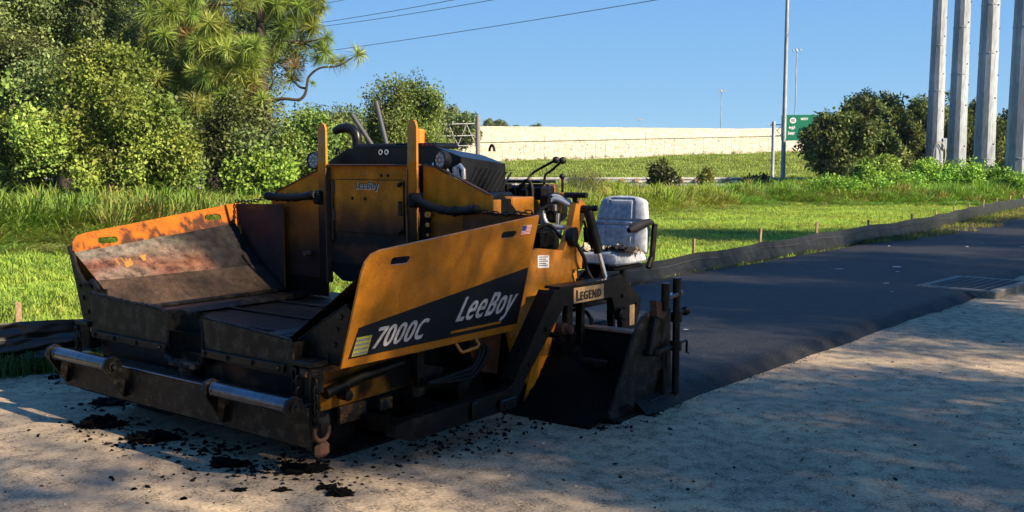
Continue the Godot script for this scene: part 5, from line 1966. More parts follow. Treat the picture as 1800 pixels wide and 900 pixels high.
func pv_engine() -> void:
	# hood: chamfered profile, lower at the rear
	var g := G.new()
	var pr := [Vector2(-0.66, 1.42), Vector2(-0.66, 1.67), Vector2(-0.45, 1.765), Vector2(0.45, 1.765), Vector2(0.66, 1.70), Vector2(0.66, 1.42)]
	var w0 := 1.86
	var w1 := 2.36
	for k in pr.size() - 1:
		var a: Vector2 = pr[k]
		var c: Vector2 = pr[k + 1]
		var da := 0.05 if a.y > 1.5 else 0.0
		var dc := 0.05 if c.y > 1.5 else 0.0
		g.quad(v(a.x, a.y, w0), v(c.x, c.y, w0), v(c.x, c.y - dc, w1), v(a.x, a.y - da, w1), Vector3(a.x + c.x, 1.0 if a.y > 1.6 and c.y > 1.6 else 0.0, 0))
	g.plate(PackedVector2Array(pr), front_x(w0 + 0.012), 0.012)
	g.plate(poly([-0.66, 1.42, 0.66, 1.42, 0.66, 1.65, 0.45, 1.715, -0.45, 1.715, -0.66, 1.62]), front_x(w1), 0.012)
	var hood := part("engine_hood", g, M.hood)
	g = G.new()
	g.bx(v(-0.06, 1.775, 2.08), Vector3(0.82, 0.03, 0.26), 0.008)
	for k in 20:
		g.bx(v(-0.44 + 0.04 * k, 1.794, 2.08), Vector3(0.018, 0.014, 0.25), 0.004)
	part("ribbed_cover", g, M.hood, hood)
	# slanted louvres on the right face
	for k in 8:
		g = G.new()
		var wa := 1.90 + 0.055 * k
		g.bar(v(0.665, 1.45, wa), v(0.665, 1.63 - 0.006 * k, wa + 0.14), 0.010, 0.018, Vector3.RIGHT, 0.003)
		part("louvre", g, M.hood, hood)
	for q in [v(0.60, 1.72, 2.28), v(-0.60, 1.70, 1.90)]:
		g = G.new()
		var pts: Array = []
		for k in 13:
			var a := PI * k / 12
			pts.append(q + Vector3(cos(a) * 0.022, 0.02 + sin(a) * 0.045, 0))
		g.tube(pts, 0.009, 6)
		part("lifting_eye", g, M.black, hood)
	for k in 2:
		g = G.new()
		g.lathe(Transform3D(Basis(Vector3.RIGHT, Vector3(0, 0, 1), Vector3.DOWN), v(-0.09 + 0.06 * k, 1.735, w0 - 0.012)), [Vector2(0.012, 0.0), Vector2(0.020, 0.0), Vector2(0.020, 0.005), Vector2(0.012, 0.005)], 14)
		part("chrome_ring", g, M.chrome, hood)
	# bulk of the engine bay and deck behind it
	g = G.new()
	g.bx(v(0.12, 1.2, 2.08), Vector3(1.3, 0.5, 0.5), 0.02)
	g.bx(v(0.42, 0.78, 2.1), Vector3(1.22, 0.4, 0.36), 0.02)
	part("engine_bay", g, M.black)
	# exhaust elbow, two loose pipes, beacon
	g = G.new()
	g.tube([v(-0.60, 1.6, 2.1), v(-0.60, 1.83, 2.1), v(-0.61, 1.88, 2.1), v(-0.64, 1.915, 2.09), v(-0.69, 1.93, 2.08), v(-0.75, 1.925, 2.06), v(-0.80, 1.905, 2.05)], [0.04, 0.04, 0.041, 0.042, 0.041, 0.036, 0.03], 14)
	part("exhaust_elbow", g, M.hood)
	for s in [[v(-0.50, 1.72, 2.35), v(-0.74, 2.15, 2.45)], [v(-0.52, 1.72, 2.25), v(-0.76, 2.04, 2.2)]]:
		g = G.new()
		g.tube([s[0], s[1]], 0.019, 10)
		part("grey_pipe", g, M.pipe)
	g = G.new()
	g.lathe(Transform3D(Basis(), v(0.16, 1.80, 1.98)), [Vector2(0, 0), Vector2(0.042, 0), Vector2(0.044, 0.09), Vector2(0.038, 0.10), Vector2(0, 0.10)], 16)
	part("orange_beacon", g, M.orange)
	# work lamps
	for s: float in [-1.0, 1.0]:
		g = G.new()
		var at := v(0.635 * s, 1.675, 1.70)
		var bs := Basis(Vector3.RIGHT, Vector3(0, 0, 1), Vector3.DOWN).rotated(Vector3.UP, -0.15 if s > 0 else 0.1)
		g.lathe(Transform3D(bs, at), [Vector2(0, -0.06), Vector2(0.035, -0.055), Vector2(0.06, -0.03), Vector2(0.066, 0.0), Vector2(0.066, 0.022), Vector2(0.058, 0.026), Vector2(0.056, 0.018)], 24)
		var lm := part("work_lamp", g, M.rubber)
		g = G.new()
		g.lathe(Transform3D(bs, at), [Vector2(0.0, 0.019), Vector2(0.057, 0.018)], 24)
		part("lens", g, M.lens, lm)
		for k in 9:
			g = G.new()
			var a := TAU * k / 8
			var r := 0.036 if k < 8 else 0.0
			g.lathe(Transform3D(bs, at + bs * Vector3(cos(a) * r, 0.019, sin(a) * r)), [Vector2(0.0105, 0), Vector2(0.008, 0.004), Vector2(0, 0.005)], 8)
			part("led", g, M.hose, lm)
		g = G.new()
		g.bar(at + v(0, -0.06, 0.04), at + v(0.02 * s, -0.13, 0.06), 0.03, 0.02, Vector3.FORWARD, 0.004)
		part("lamp_bracket", g, M.chrome if s > 0 else M.black, lm)
	# valve and fittings by the right lamp
	g = G.new()
	g.lathe(Transform3D(Basis(), v(0.72, 1.50, 1.74)), [Vector2(0, 0), Vector2(0.045, 0), Vector2(0.045, 0.05), Vector2(0.03, 0.06), Vector2(0.022, 0.09), Vector2(0.022, 0.13), Vector2(0, 0.13)], 14)
	g.tube([v(0.72, 1.62, 1.74), v(0.76, 1.64, 1.74), v(0.79, 1.61, 1.74), v(0.79, 1.55, 1.74)], 0.016, 8)
	part("grey_valve", g, M.hose)
	g = G.new()
	g.tube([v(0.52, 1.64, 1.75), v(0.58, 1.66, 1.75)], 0.022, 8)
	g.tube([v(0.57, 1.64, 1.72), v(0.60, 1.68, 1.72)], 0.012, 8)
	part("hose_fitting", g, M.chrome)
	# dark hump between the sloped panel and the deck, yellow deck boxes
	g = G.new()
	g.plate(poly([1.70, 1.20, 1.70, 1.44, 1.78, 1.46, 1.92, 1.36, 2.02, 1.24, 2.05, 1.15]), side_x(0.98), 0.10)
	part("tank_shoulder", g, M.black)
	for q in [[0.80, 1.31, 2.22, 0.26, 0.22, 0.26], [0.70, 1.40, 2.56, 0.10, 0.16, 0.05], [0.80, 1.30, 2.60, 0.08, 0.18, 0.12], [0.3, 1.36, 2.75, 0.9, 0.24, 0.3], [0.72, 1.40, 2.72, 0.2, 0.2, 0.18]]:
		g = G.new()
		g.bx(v(q[0], q[1], q[2]), Vector3(q[3], q[4], q[5]), 0.01)
		part("deck_box", g, M.yellow_dull if q[2] > 2.6 else M.yellow)


func pv_side() -> void:
	# chassis side under the right wing
	var g := G.new()
	g.bx(v(0, 0.42, 1.15), Vector3(1.9, 0.38, 1.9), 0.01)
	part("chassis", g, M.black)
	g = G.new()
	g.bx(v(1.11, 0.565, 0.56), Vector3(0.05, 0.045, 1.0), 0.006)
	part("side_rail", g, M.yellow_dull)
	g = G.new()
	g.patch(v(1.06, 0.32, 0.14), v(1.06, 0.34, 0.95), v(1.06, 0.54, 0.95), v(1.06, 0.545, 0.12), 30, 10, Vector3.RIGHT, func(_a, _r, q):
		return (YEL * 0.42).lerp(TAR, clampf(0.15 + 1.4 * nz(q.x, q.y, q.z, 0.05) + smoothstep(0.55, 0.95, -q.z) * 0.9, 0, 1)))
	var ys := part("side_plate", g, M.stained)
	bolts(ys, [v(1.065, 0.40, 0.42), v(1.065, 0.42, 0.24)], Vector3.RIGHT)
	for q in [[0.46, 0.27, 0.20, 0.10], [0.72, 0.27, 0.10, 0.07], [1.0, 0.29, 0.10, 0.06]]:
		g = G.new()
		g.bx(v(1.05, q[1], q[0]), Vector3(0.03, q[3], q[2]), 0.004)
		part("yellow_patch", g, M.yellow_dull, ys)
	g = G.new()
	g.tube([v(1.10, 0.425, 0.22), v(1.10, 0.47, 0.46), v(1.10, 0.50, 0.80)], 0.032, 10)
	g.tube([v(1.09, 0.40, 0.34), v(1.16, 0.40, 0.34)], 0.03, 10)
	part("wing_cylinder", g, M.black)
	g = G.new()
	g.plate(poly([0.92, 0.60, 0.98, 0.60, 0.98, 0.46, 1.15, 0.42, 1.15, 0.33, 1.02, 0.31, 0.92, 0.34]), side_x(1.10), 0.02)
	var pb := part("pivot_bracket", g, M.black)
	bolts(pb, [v(1.125, 0.365, 0.97), v(1.125, 0.365, 1.09), v(1.125, 0.57, 0.85), v(1.125, 0.57, 0.95)], Vector3.RIGHT, 1.3)
	# steel tracks
	for s: float in [-1.0, 1.0]:
		g = G.new()
		var oval: Array = []
		for k in 11:
			var a := PI / 2 + PI * k / 10
			oval.append(Vector2(0.42 + cos(a) * 0.17, 0.19 + sin(a) * 0.17))
		for k in 11:
			var a := -PI / 2 + PI * k / 10
			oval.append(Vector2(1.62 + cos(a) * 0.17, 0.19 + sin(a) * 0.17))
		for k in oval.size():
			var a: Vector2 = oval[k]
			var c: Vector2 = oval[(k + 1) % oval.size()]
			g.quad(v(0.62 * s, a.y, a.x), v(0.98 * s, a.y, a.x), v(0.98 * s, c.y, c.x), v(0.62 * s, c.y, c.x), Vector3(0, (a.y + c.y) / 2 - 0.19, -((a.x + c.x) / 2 - 1.02) * 0.3))
		var tk := part("track", g, M.rubber)
		var gm := G.new()
		gm.bx(Vector3.ZERO, Vector3(0.37, 0.02, 0.05), 0.004)
		var sm := gm.mesh()
		for k in 22:
			var f := k / 21.0
			hang("track_shoe", sm, M.rubber, tk, Transform3D(Basis(), v(0.80 * s, 0.012, 0.40 + 1.24 * f)))
			if k % 2 == 0:
				hang("track_shoe", sm, M.rubber, tk, Transform3D(Basis(), v(0.80 * s, 0.368, 0.40 + 1.24 * f)))
		for w: float in [0.42, 0.85, 1.2, 1.62]:
			g = G.new()
			var r := 0.15 if w in [0.42, 1.62] else 0.07
			g.lathe(Transform3D(Basis(Vector3.UP, Vector3.RIGHT, Vector3(0, 0, -1)), v(0.80 * s, 0.19 if r > 0.1 else 0.10, w)), [Vector2(0, -0.19), Vector2(r * 0.5, -0.19), Vector2(r, -0.16), Vector2(r, 0.16), Vector2(r * 0.5, 0.19), Vector2(0, 0.19)], 16)
			part("track_wheel", g, M.black, tk)
	# long black skid beam running beside the track into the tow arm
	g = G.new()
	g.plate(poly([0.40, 0.20, 0.52, 0.155, 1.35, 0.155, 1.46, 0.17, 1.57, 0.32, 1.985, 0.725, 2.60, 0.72, 2.60, 0.835, 1.93, 0.845, 1.86, 0.82, 1.45, 0.32, 1.36, 0.28, 0.50, 0.275, 0.41, 0.265]), side_x(1.37), 0.07)
	var arm := part("tow_arm", g, M.black)
	g = G.new()
	g.plate(poly([1.91, 0.842, 1.92, 0.858, 2.60, 0.848, 2.60, 0.836]), side_x(1.33), 0.125)
	g.plate(poly([1.44, 0.32, 1.43, 0.335, 1.85, 0.84, 1.862, 0.825]), side_x(1.33), 0.125)
	part("edge_strip", g, M.black, arm)
	g = G.new()
	g.plate(poly([2.09, 0.728, 2.46, 0.724, 2.46, 0.826, 2.09, 0.832]), side_x(1.44), 0.004)
	var lg := part("name_plate", g, M.brass, arm)
	g = G.new()
	lettering(g, "L", side_x(1.444, 0.743, 2.117), 0.072, 0.042, 0.005)
	lettering(g, "EGEND", side_x(1.444, 0.743, 2.165), 0.058, 0.255, 0.005)
	part("name_lettering", g, M.ink, lg)
	for w in [[0.55, 0.9, 0.21], [0.95, 0.55, 0.21]]:
		g = G.new()
		g.bar(v(1.0, w[2], w[0]), v(1.36, w[2], w[0] + 0.0), 0.08, 0.08, Vector3.UP, 0.01)
		part("arm_bracket", g, M.black, arm)
	g = G.new()
	g.bx(v(1.455, 0.22, 1.05), Vector3(0.02, 0.10, 0.06), 0.006)
	g.bx(v(1.455, 0.2, 1.36), Vector3(0.03, 0.07, 0.16), 0.01)
	var cleat := part("beam_cleat", g, M.black, arm)
	bolts(arm, [v(1.444, 0.40, 1.60), v(1.444, 0.60, 1.78), v(1.466, 0.2, 1.32), v(1.466, 0.2, 1.40)], Vector3.RIGHT)
	cleat.set_meta("label", "bolted cleats on the beam foot")
	# hydraulic hose loops and rounded fender under the wing rear
	g = G.new()
	g.sheet(func(a, r): return v(lerpf(0.98, 1.16, r), 0.30 + 0.34 * sin(a * PI * 0.5), 1.25 + 0.34 * cos(a * PI * 0.5) - 0.0), 14, 4, Vector3(0, 1, 0))
	part("fender", g, M.black)
	g = G.new()
	g.patch(v(1.165, 0.36, 1.40), v(1.165, 0.30, 1.62), v(1.165, 0.62, 1.68), v(1.165, 0.62, 1.30), 10, 10, Vector3.RIGHT, func(_a, _r, q): return BROWN.lerp(Color(0.14, 0.06, 0.035), clampf(0.5 + nz(q.x, q.y, q.z, 0.06), 0, 1)))
	part("rusty_panel", g, M.stained)
	for k in 3:
		g = G.new()
		g.tube(track_path([v(1.18, 0.60 - 0.03 * k, 1.28 + 0.02 * k), v(1.2, 0.50, 1.40 + 0.04 * k), v(1.2, 0.40 - 0.03 * k, 1.34), v(1.17, 0.36, 0.95)], 20), 0.013, 6)
		part("hydraulic_hose", g, M.rubber)
	g = G.new()
	var pts: Array = [v(1.27, 0.585, 1.10), v(1.30, 0.545, 1.105), v(1.30, 0.535, 1.12), v(1.30, 0.545, 1.26), v(1.30, 0.56, 1.275), v(1.27, 0.59, 1.28)]
	g.tube(pts, 0.010, 8)
	part("grab_handle", g, M.yellow)


func pv_rear() -> void:
	# yellow body sheet behind the wing
	var g := G.new()
	g.plate(poly([1.70, 0.62, 1.80, 0.28, 2.02, 0.10, 2.14, 0.22, 2.20, 0.45, 2.30, 0.66, 2.44, 0.70, 2.44, 1.04, 2.05, 1.085, 1.80, 1.06]), side_x(1.16), 0.03)
	var body := part("rear_side_sheet", g, M.yellow)
	g = G.new()
	g.plate(poly([2.03, 0.955, 2.16, 0.945, 2.16, 1.03, 2.03, 1.04]), side_x(1.19), 0.002)
	var lb := part("white_label", g, M.white, body)
	for k in 5:
		g = G.new()
		g.plate(poly([2.045, 0.968 + 0.014 * k, 2.145 - 0.02 * (k % 2), 0.962 + 0.014 * k, 2.145 - 0.02 * (k % 2), 0.968 + 0.014 * k, 2.045, 0.974 + 0.014 * k]), side_x(1.192), 0.0008)
		part("label_text_line", g, M.ink, lb)
	g = G.new()
	g.plate(poly([2.44, 0.66, 2.62, 0.66, 2.60, 1.06, 2.44, 1.05]), side_x(1.10), 0.03)
	part("rear_side_sheet", g, M.yellow)
	# leaning tower
	g = G.new()
	g.plate(poly([2.30, 1.0, 2.46, 0.98, 2.60, 1.27, 2.62, 1.36, 2.56, 1.40, 2.49, 1.37, 2.44, 1.22]), side_x(1.14), 0.05)
	var tw := part("control_tower", g, M.yellow)
	g = G.new()
	g.bx(v(1.12, 0.98, 2.50), Vector3(0.14, 0.16, 0.16), 0.01)
	part("tower_foot", g, M.yellow, tw)
	g = G.new()
	g.tube([v(1.1, 1.33, 2.57), v(1.24, 1.33, 2.57)], 0.03, 10)
	g.tube([v(1.2, 1.33, 2.57), v(1.3, 1.34, 2.60)], 0.022, 10)
	part("pivot_pin", g, M.black, tw)
	# lift cylinder
	g = G.new()
	g.tube([v(1.24, 1.32, 2.57), v(1.30, 1.02, 2.62)], 0.034, 12)
	var cy := part("lift_cylinder", g, M.black)
	g = G.new()
	g.tube([v(1.30, 1.03, 2.62), v(1.34, 0.82, 2.66)], 0.016, 10)
	part("piston_rod", g, M.chrome, cy)
	g = G.new()
	g.tube([v(1.21, 1.25, 2.56), v(1.255, 1.05, 2.60)], 0.009, 6)
	part("pressure_line", g, M.black, cy)
	# round gauge on the tower
	g = G.new()
	g.lathe(Transform3D(Basis(Vector3(0.3, 0, 1).normalized(), Vector3(0.9, 0.1, -0.3).normalized(), Vector3.UP), v(1.20, 1.14, 2.44)), [Vector2(0, -0.04), Vector2(0.06, -0.04), Vector2(0.068, -0.02), Vector2(0.068, 0.02), Vector2(0.03, 0.03), Vector2(0, 0.03)], 18)
	part("round_gauge", g, M.rubber)
	# T handle
	g = G.new()
	g.bar(v(1.05, 1.30, 2.50), v(1.05, 1.445, 2.52), 0.035, 0.03, Vector3.FORWARD, 0.005)
	g.tube([v(1.03, 1.43, 2.52), v(1.10, 1.43, 2.52)], 0.018, 8)
	var th := part("tee_handle", g, M.yellow)
	g = G.new()
	g.tube([v(1.08, 1.43, 2.52), v(1.26, 1.43, 2.52)], 0.02, 12)
	part("black_grip", g, M.rubber, th)
	# hoses
	var loops := [[v(1.13, 1.36, 2.5), v(1.02, 1.40, 2.46), v(0.96, 1.32, 2.42), v(1.0, 1.22, 2.42), v(1.14, 1.20, 2.46)], [v(1.12, 1.375, 2.52), v(1.0, 1.42, 2.48), v(0.93, 1.33, 2.44), v(0.97, 1.2, 2.42), v(1.1, 1.17, 2.44)]]
	for l in loops:
		g = G.new()
		g.tube(track_path(l, 24), 0.017, 8)
		part("grey_hose", g, M.hose)
	for l in [[v(0.94, 1.02, 2.2), v(0.92, 1.15, 2.3), v(1.02, 1.22, 2.4), v(1.12, 1.1, 2.45)], [v(0.9, 1.0, 2.3), v(0.95, 1.3, 2.36), v(1.0, 1.36, 2.42)], [v(0.86, 1.2, 2.24), v(0.9, 1.12, 2.3), v(0.98, 1.05, 2.3), v(1.12, 1.02, 2.35)], [v(1.18, 1.12, 2.48), v(1.25, 1.0, 2.5), v(1.24, 0.9, 2.56), v(1.28, 0.8, 2.6)], [v(0.98, 1.1, 2.2), v(1.0, 1.22, 2.26), v(0.95, 1.3, 2.3)]]:
		g = G.new()
		g.tube(track_path(l, 20), 0.014, 7)
		part("black_hose", g, M.rubber)
	g = G.new()
	g.bx(v(1.0, 1.28, 2.50), Vector3(0.1, 0.1, 0.1), 0.02)
	g.bx(v(0.97, 1.37, 2.44), Vector3(0.08, 0.12, 0.06), 0.01)
	g.bx(v(0.98, 1.12, 2.36), Vector3(0.14, 0.14, 0.16), 0.02)
	g.ball(v(1.16, 1.40, 2.52), 0.02, 8)
	part("valve_block", g, M.black)
	g = G.new()
	g.bx(v(1.02, 1.34, 2.47), Vector3(0.05, 0.05, 0.04), 0.006)
	g.tube([v(1.05, 1.3, 2.47), v(1.05, 1.22, 2.47)], 0.018, 8)
	part("bright_fitting", g, M.chrome)
	# operator console, levers
	g = G.new()
	g.bx(v(0.62, 1.44, 2.62), Vector3(0.5, 0.10, 0.16), 0.02)
	g.bx(v(0.5, 1.52, 2.66), Vector3(0.66, 0.02, 0.2), 0.005)
	g.bx(v(0.92, 1.34, 2.62), Vector3(0.16, 0.2, 0.14), 0.03)
	part("control_console", g, M.black)
	for l in [[v(0.60, 1.52, 2.70), v(0.62, 1.58, 2.75), v(0.80, 1.68, 2.80)], [v(0.80, 1.44, 2.65), v(0.80, 1.56, 2.66), v(0.84, 1.60, 2.68), v(0.93, 1.675, 2.70)], [v(0.82, 1.42, 2.66), v(0.90, 1.42, 2.68), v(0.94, 1.44, 2.68), v(0.94, 1.56, 2.68)]]:
		g = G.new()
		g.tube(track_path(l, 14), 0.010, 7)
		var lv := part("lever", g, M.black)
		g = G.new()
		var e: Vector3 = l[-1]
		g.ball(e, 0.027 if e.y > 1.6 else 0.022, 12)
		part("knob", g, M.rubber, lv)
	g = G.new()
	g.tube(track_path([v(0.72, 1.3, 2.50), v(0.70, 1.46, 2.50), v(0.74, 1.53, 2.50), v(0.79, 1.50, 2.50), v(0.80, 1.38, 2.50), v(0.80, 1.18, 2.48)], 24), 0.014, 8)
	part("loop_handle", g, M.rubber)
	g = G.new()
	g.bx(v(0.745, 1.42, 2.49), Vector3(0.06, 0.10, 0.04), 0.01)
	part("small_switch_box", g, M.hood)
	for k in 7:
		g = G.new()
		g.bx(v(0.35 + 0.07 * k, 1.45 + 0.02 * (k % 2), 2.52), Vector3(0.05, 0.07, 0.06), 0.01)
		part("valve_section", g, M.black)
	g = G.new()
	g.bx(v(0.2, 0.95, 2.5), Vector3(1.5, 0.5, 0.3), 0.02)
	part("rear_frame", g, M.black)


func pv_seat() -> void:
	# pedestal
	var g := G.new()
	g.bar(v(1.0, 0.62, 2.95), v(1.08, 0.88, 3.02), 0.10, 0.06, Vector3.RIGHT, 0.01)
	g.bar(v(0.94, 0.66, 2.75), v(1.02, 0.84, 2.92), 0.05, 0.05, Vector3.RIGHT, 0.01)
	g.bx(v(1.10, 0.885, 3.02), Vector3(0.42, 0.03, 0.42), 0.008)
	g.bx(v(1.10, 0.905, 3.02), Vector3(0.34, 0.025, 0.44), 0.006)
	part("seat_pedestal", g, M.black)
	# cushion: puffed slab, front rounded
	g = G.new()
	g.sheet(func(a, r):
		var u := lerpf(0.86, 1.34, a)
		var w := lerpf(2.80, 3.25, r)
		var e := (1.0 - pow(absf(a * 2 - 1), 6.0)) * (1.0 - pow(absf(r * 2 - 1), 6.0))
		return v(u, 0.925 + 0.085 * pow(maxf(e, 0.0), 0.35) + 0.012 * sin(a * PI * 3.0) * e, w), 28, 28, Vector3.UP)
	g.bx(v(1.10, 0.925, 3.02), Vector3(0.47, 0.03, 0.44), 0.01)
	part("seat_cushion", g, M.vinyl)
	# backrest: outline narrower at the top, raised panels between grooves
	var tilt := Basis(Vector3.RIGHT, -0.16)
	var X := Transform3D(tilt, v(1.10, 0.97, 3.24))
	var half := func(r: float) -> float:
		return lerpf(0.245, 0.205, smoothstep(0.35, 0.95, r)) * sqrt(maxf(0.0, 1.0 - pow(maxf(0.0, (r - 0.86) / 0.145), 2.6)))
	g = G.new()
	for side: float in [1.0, -1.0]:
		g.sheet(func(a, r):
			var h: float = half.call(r)
			var x = (a * 2 - 1) * h
			var e := pow(maxf(0.0, 1.0 - pow(absf(a * 2 - 1), 5.0)), 0.5) * pow(maxf(0.0, 1.0 - pow(absf(r * 2 - 1), 8.0)), 0.5)
			var gx := smoothstep(0.012, 0.0, absf(absf(x) - 0.135 + 0.03 * r)) * (1.0 if r < 0.9 else 0.0)
			var gy := smoothstep(0.02, 0.0, absf(r - 0.47)) + smoothstep(0.02, 0.0, absf(r - 0.56)) + smoothstep(0.02, 0.0, absf(r - 0.93)) * (1.0 if absf(x) < 0.11 else 0.0)
			var z := 0.05 * e - 0.016 * minf(1.0, gx + gy) * e if side > 0 else -0.04 * e
			return X * Vector3(x, r * 0.44, z), 56, 64, Vector3(0, 0.1, side))
	var back := part("seat_back", g, M.vinyl)
	g = G.new()
	lettering(g, "LeeBoy", X * Transform3D(Basis(), Vector3(-0.07, 0.315, 0.042)), 0.05, 0.14, 0.006, 0.1)
	part("embossed_lettering", g, M.vinyl_dark, back)
	# armrest right with its post, bracket left
	g = G.new()
	g.tube([v(1.35, 1.205, 3.30), v(1.36, 1.215, 3.22), v(1.36, 1.20, 3.10), v(1.36, 1.18, 3.0), v(1.36, 1.165, 2.93)], [0.015, 0.026, 0.034, 0.04, 0.018], 12)
	var ar := part("armrest", g, M.rubber)
	g = G.new()
	g.bar(v(1.38, 1.2, 3.28), v(1.37, 0.93, 3.26), 0.03, 0.05, Vector3.FORWARD, 0.006)
	g.bar(v(1.37, 0.95, 3.26), v(1.36, 0.86, 3.22), 0.04, 0.05, Vector3.FORWARD, 0.01)
	part("armrest_post", g, M.black, ar)
	g = G.new()
	g.plate(poly([-0.05, 0.0, 0.02, 0.0, 0.06, 0.10, 0.03, 0.19, -0.02, 0.13, -0.06, 0.13]), Transform3D(Basis(), v(0.83, 1.02, 3.25)), 0.03)
	part("left_bracket", g, M.black)


func pv_screed() -> void:
	# main screed body across the back, moldboard and its top rail
	var g := G.new()
	g.bx(v(0, 0.28, 2.75), Vector3(2.4, 0.42, 0.36), 0.02)
	var sc := part("screed_body", g, M.black)
	g = G.new()
	g.bx(v(1.4, 0.255, 2.62), Vector3(0.76, 0.44, 0.10), 0.01)
	part("extension_board", g, M.tar, sc)
	g = G.new()
	g.bx(v(1.4, 0.487, 2.60), Vector3(0.78, 0.022, 0.09), 0.004)
	part("board_top_rail", g, M.pale_rust, sc)
	g = G.new()
	g.bx(v(0.0, 0.06, 2.80), Vector3(3.5, 0.03, 0.40), 0.006)
	part("screed_plate", g, M.steel, sc)
	g = G.new()
	g.tube([v(1.05, 0.58, 2.62), v(1.12, 0.60, 2.62), v(1.2, 0.585, 2.62), v(1.24, 0.54, 2.62), v(1.24, 0.49, 2.62)], 0.015, 8)
	part("curved_line", g, M.black, sc)
	# auger with its dark flights
	g = G.new()
	g.tube([v(0.3, 0.30, 2.28), v(1.6, 0.30, 2.28)], 0.035, 10)
	var au := part("auger_shaft", g, M.black)
	for k in 4:
		g = G.new()
		g.sheet(func(a, r): return v(0.9 + 0.09 * k + 0.09 * a, 0.30 + (0.035 + 0.11 * r) * sin(TAU * a), 2.28 + (0.035 + 0.11 * r) * cos(TAU * a)), 16, 2, Vector3.RIGHT)
		part("auger_flight", g, M.tar, au)
	g = G.new()
	g.tube([v(1.1, 0.52, 2.05), v(1.38, 0.505, 2.05)], 0.02, 8)
	g.bx(v(1.25, 0.62, 2.30), Vector3(0.05, 0.28, 0.07), 0.006)
	g.plate(poly([2.22, 0.50, 2.30, 0.50, 2.20, 0.28, 2.12, 0.30]), side_x(1.30), 0.03)
	g.bx(v(1.25, 0.6, 2.46), Vector3(0.06, 0.5, 0.04), 0.006)
	part("auger_hanger", g, M.black)
	g = G.new()
	g.lathe(Transform3D(Basis(Vector3.UP, Vector3.RIGHT, Vector3(0, 0, -1)), v(1.40, 0.55, 2.10)), [Vector2(0.0, 0.03), Vector2(0.018, 0.03), Vector2(0.02, 0.022), Vector2(0.03, 0.022), Vector2(0.03, -0.02), Vector2(0.042, -0.03), Vector2(0.042, -0.08)], 14)
	part("brass_nut", g, M.rust)
	g = G.new()
	g.patch(v(1.20, 0.08, 1.86), v(1.20, 0.05, 2.14), v(1.20, 0.34, 2.20), v(1.20, 0.36, 1.98), 12, 12, Vector3.RIGHT, func(_a, r, q): return (ORG * 1.05).lerp(TAR, clampf(0.9 * nz(q.x, q.y, q.z, 0.07) + (0.45 - r) * 1.4, 0, 1)))
	part("worn_orange_guard", g, M.stained)
	# side plate of the screed lift
	g = G.new()
	g.plate(poly([2.60, 0.845, 2.78, 0.86, 3.06, 0.66, 3.06, 0.58, 2.99, 0.44, 2.82, 0.44, 2.80, 0.56, 2.70, 0.60, 2.66, 0.70, 2.60, 0.72]), side_x(1.34), 0.05)
	var spl := part("lift_side_plate", g, M.black)
	g = G.new()
	g.plate(poly([2.90, 0.47, 2.97, 0.47, 2.97, 0.62, 2.90, 0.62]), side_x(1.39), 0.003)
	part("serial_plate", g, M.brass, spl)
	g = G.new()
	g.lathe(Transform3D(Basis(Vector3.UP, Vector3.RIGHT, Vector3(0, 0, -1)), v(1.40, 0.57, 2.76)), [Vector2(0, 0.03), Vector2(0.03, 0.03), Vector2(0.045, 0.015), Vector2(0.045, -0.03)], 10)
	for k in 6:
		var a := TAU * k / 6
		g.bx(v(1.41, 0.57 + sin(a) * 0.045, 2.76 + cos(a) * 0.045), Vector3(0.03, 0.02, 0.02), 0.003)
	g.bar(v(1.41, 0.54, 2.76), v(1.41, 0.42, 2.77), 0.03, 0.02, Vector3.RIGHT, 0.004)
	part("gear_wheel", g, M.black, spl)
	bolts(spl, [v(1.392, 0.70, 2.80), v(1.392, 0.62, 3.0)], Vector3.RIGHT)
	# rear walkway posts and brackets
	g = G.new()
	for q in [[1.02, 2.98], [1.26, 3.02]]:
		g.tube([v(q[0], 0.66, q[1]), v(q[0], 0.86, q[1])], 0.026, 10)
	g.tube([v(1.0, 0.72, 2.98), v(1.2, 0.74, 3.02), v(1.28, 0.80, 3.02)], 0.014, 8)
	g.bx(v(1.1, 0.66, 3.0), Vector3(0.5, 0.05, 0.14), 0.01)
	g.bx(v(1.16, 0.5, 3.02), Vector3(0.06, 0.4, 0.05), 0.01)
	part("walkway_bracket", g, M.black)
	g = G.new()
	g.bx(v(0.1, 0.60, 3.0), Vector3(1.9, 0.05, 0.4), 0.01)
	part("rear_walkway", g, M.black)
	# end gate
	g = G.new()
	var out: Array = [2.80, 0.04, 2.76, 0.66, 2.58, 0.69, 2.48, 0.665]
	for k in 13:
		var f := k / 12.0
		out.append_array([lerpf(2.44, 1.98, f) - 0.10 * sin(PI * f) * (0.4 - f), lerpf(0.655, 0.06, pow(f, 1.45))])
	out.append_array([1.96, 0.03, 2.0, 0.015])
	g.plate(poly(out), side_x(1.78), 0.02)
	var eg := part("end_gate", g, M.gate)
	g = G.new()
	g.plate(poly([1.93, 0.045, 1.97, 0.0, 2.90, 0.0, 2.92, 0.02, 2.06, 0.022, 1.96, 0.055]), side_x(1.76), 0.09)
	part("gate_shoe", g, M.black, eg)
	g = G.new()
	g.bx(v(1.83, 0.05, 2.58), Vector3(0.05, 0.05, 0.36), 0.008)
	part("shoe_block", g, M.black, eg)
	g = G.new()
	g.plate(poly([2.47, 0.74, 2.66, 0.70, 2.62, 0.62, 2.56, 0.60, 2.49, 0.63]), side_x(1.80), 0.05)
	part("rusty_wedge", g, M.rust, eg)
	g = G.new()
	g.bar(v(1.82, 0.62, 2.52), v(1.82, 0.37, 2.43), 0.06, 0.05, Vector3.RIGHT, 0.01)
	part("gate_rib", g, M.black, eg)
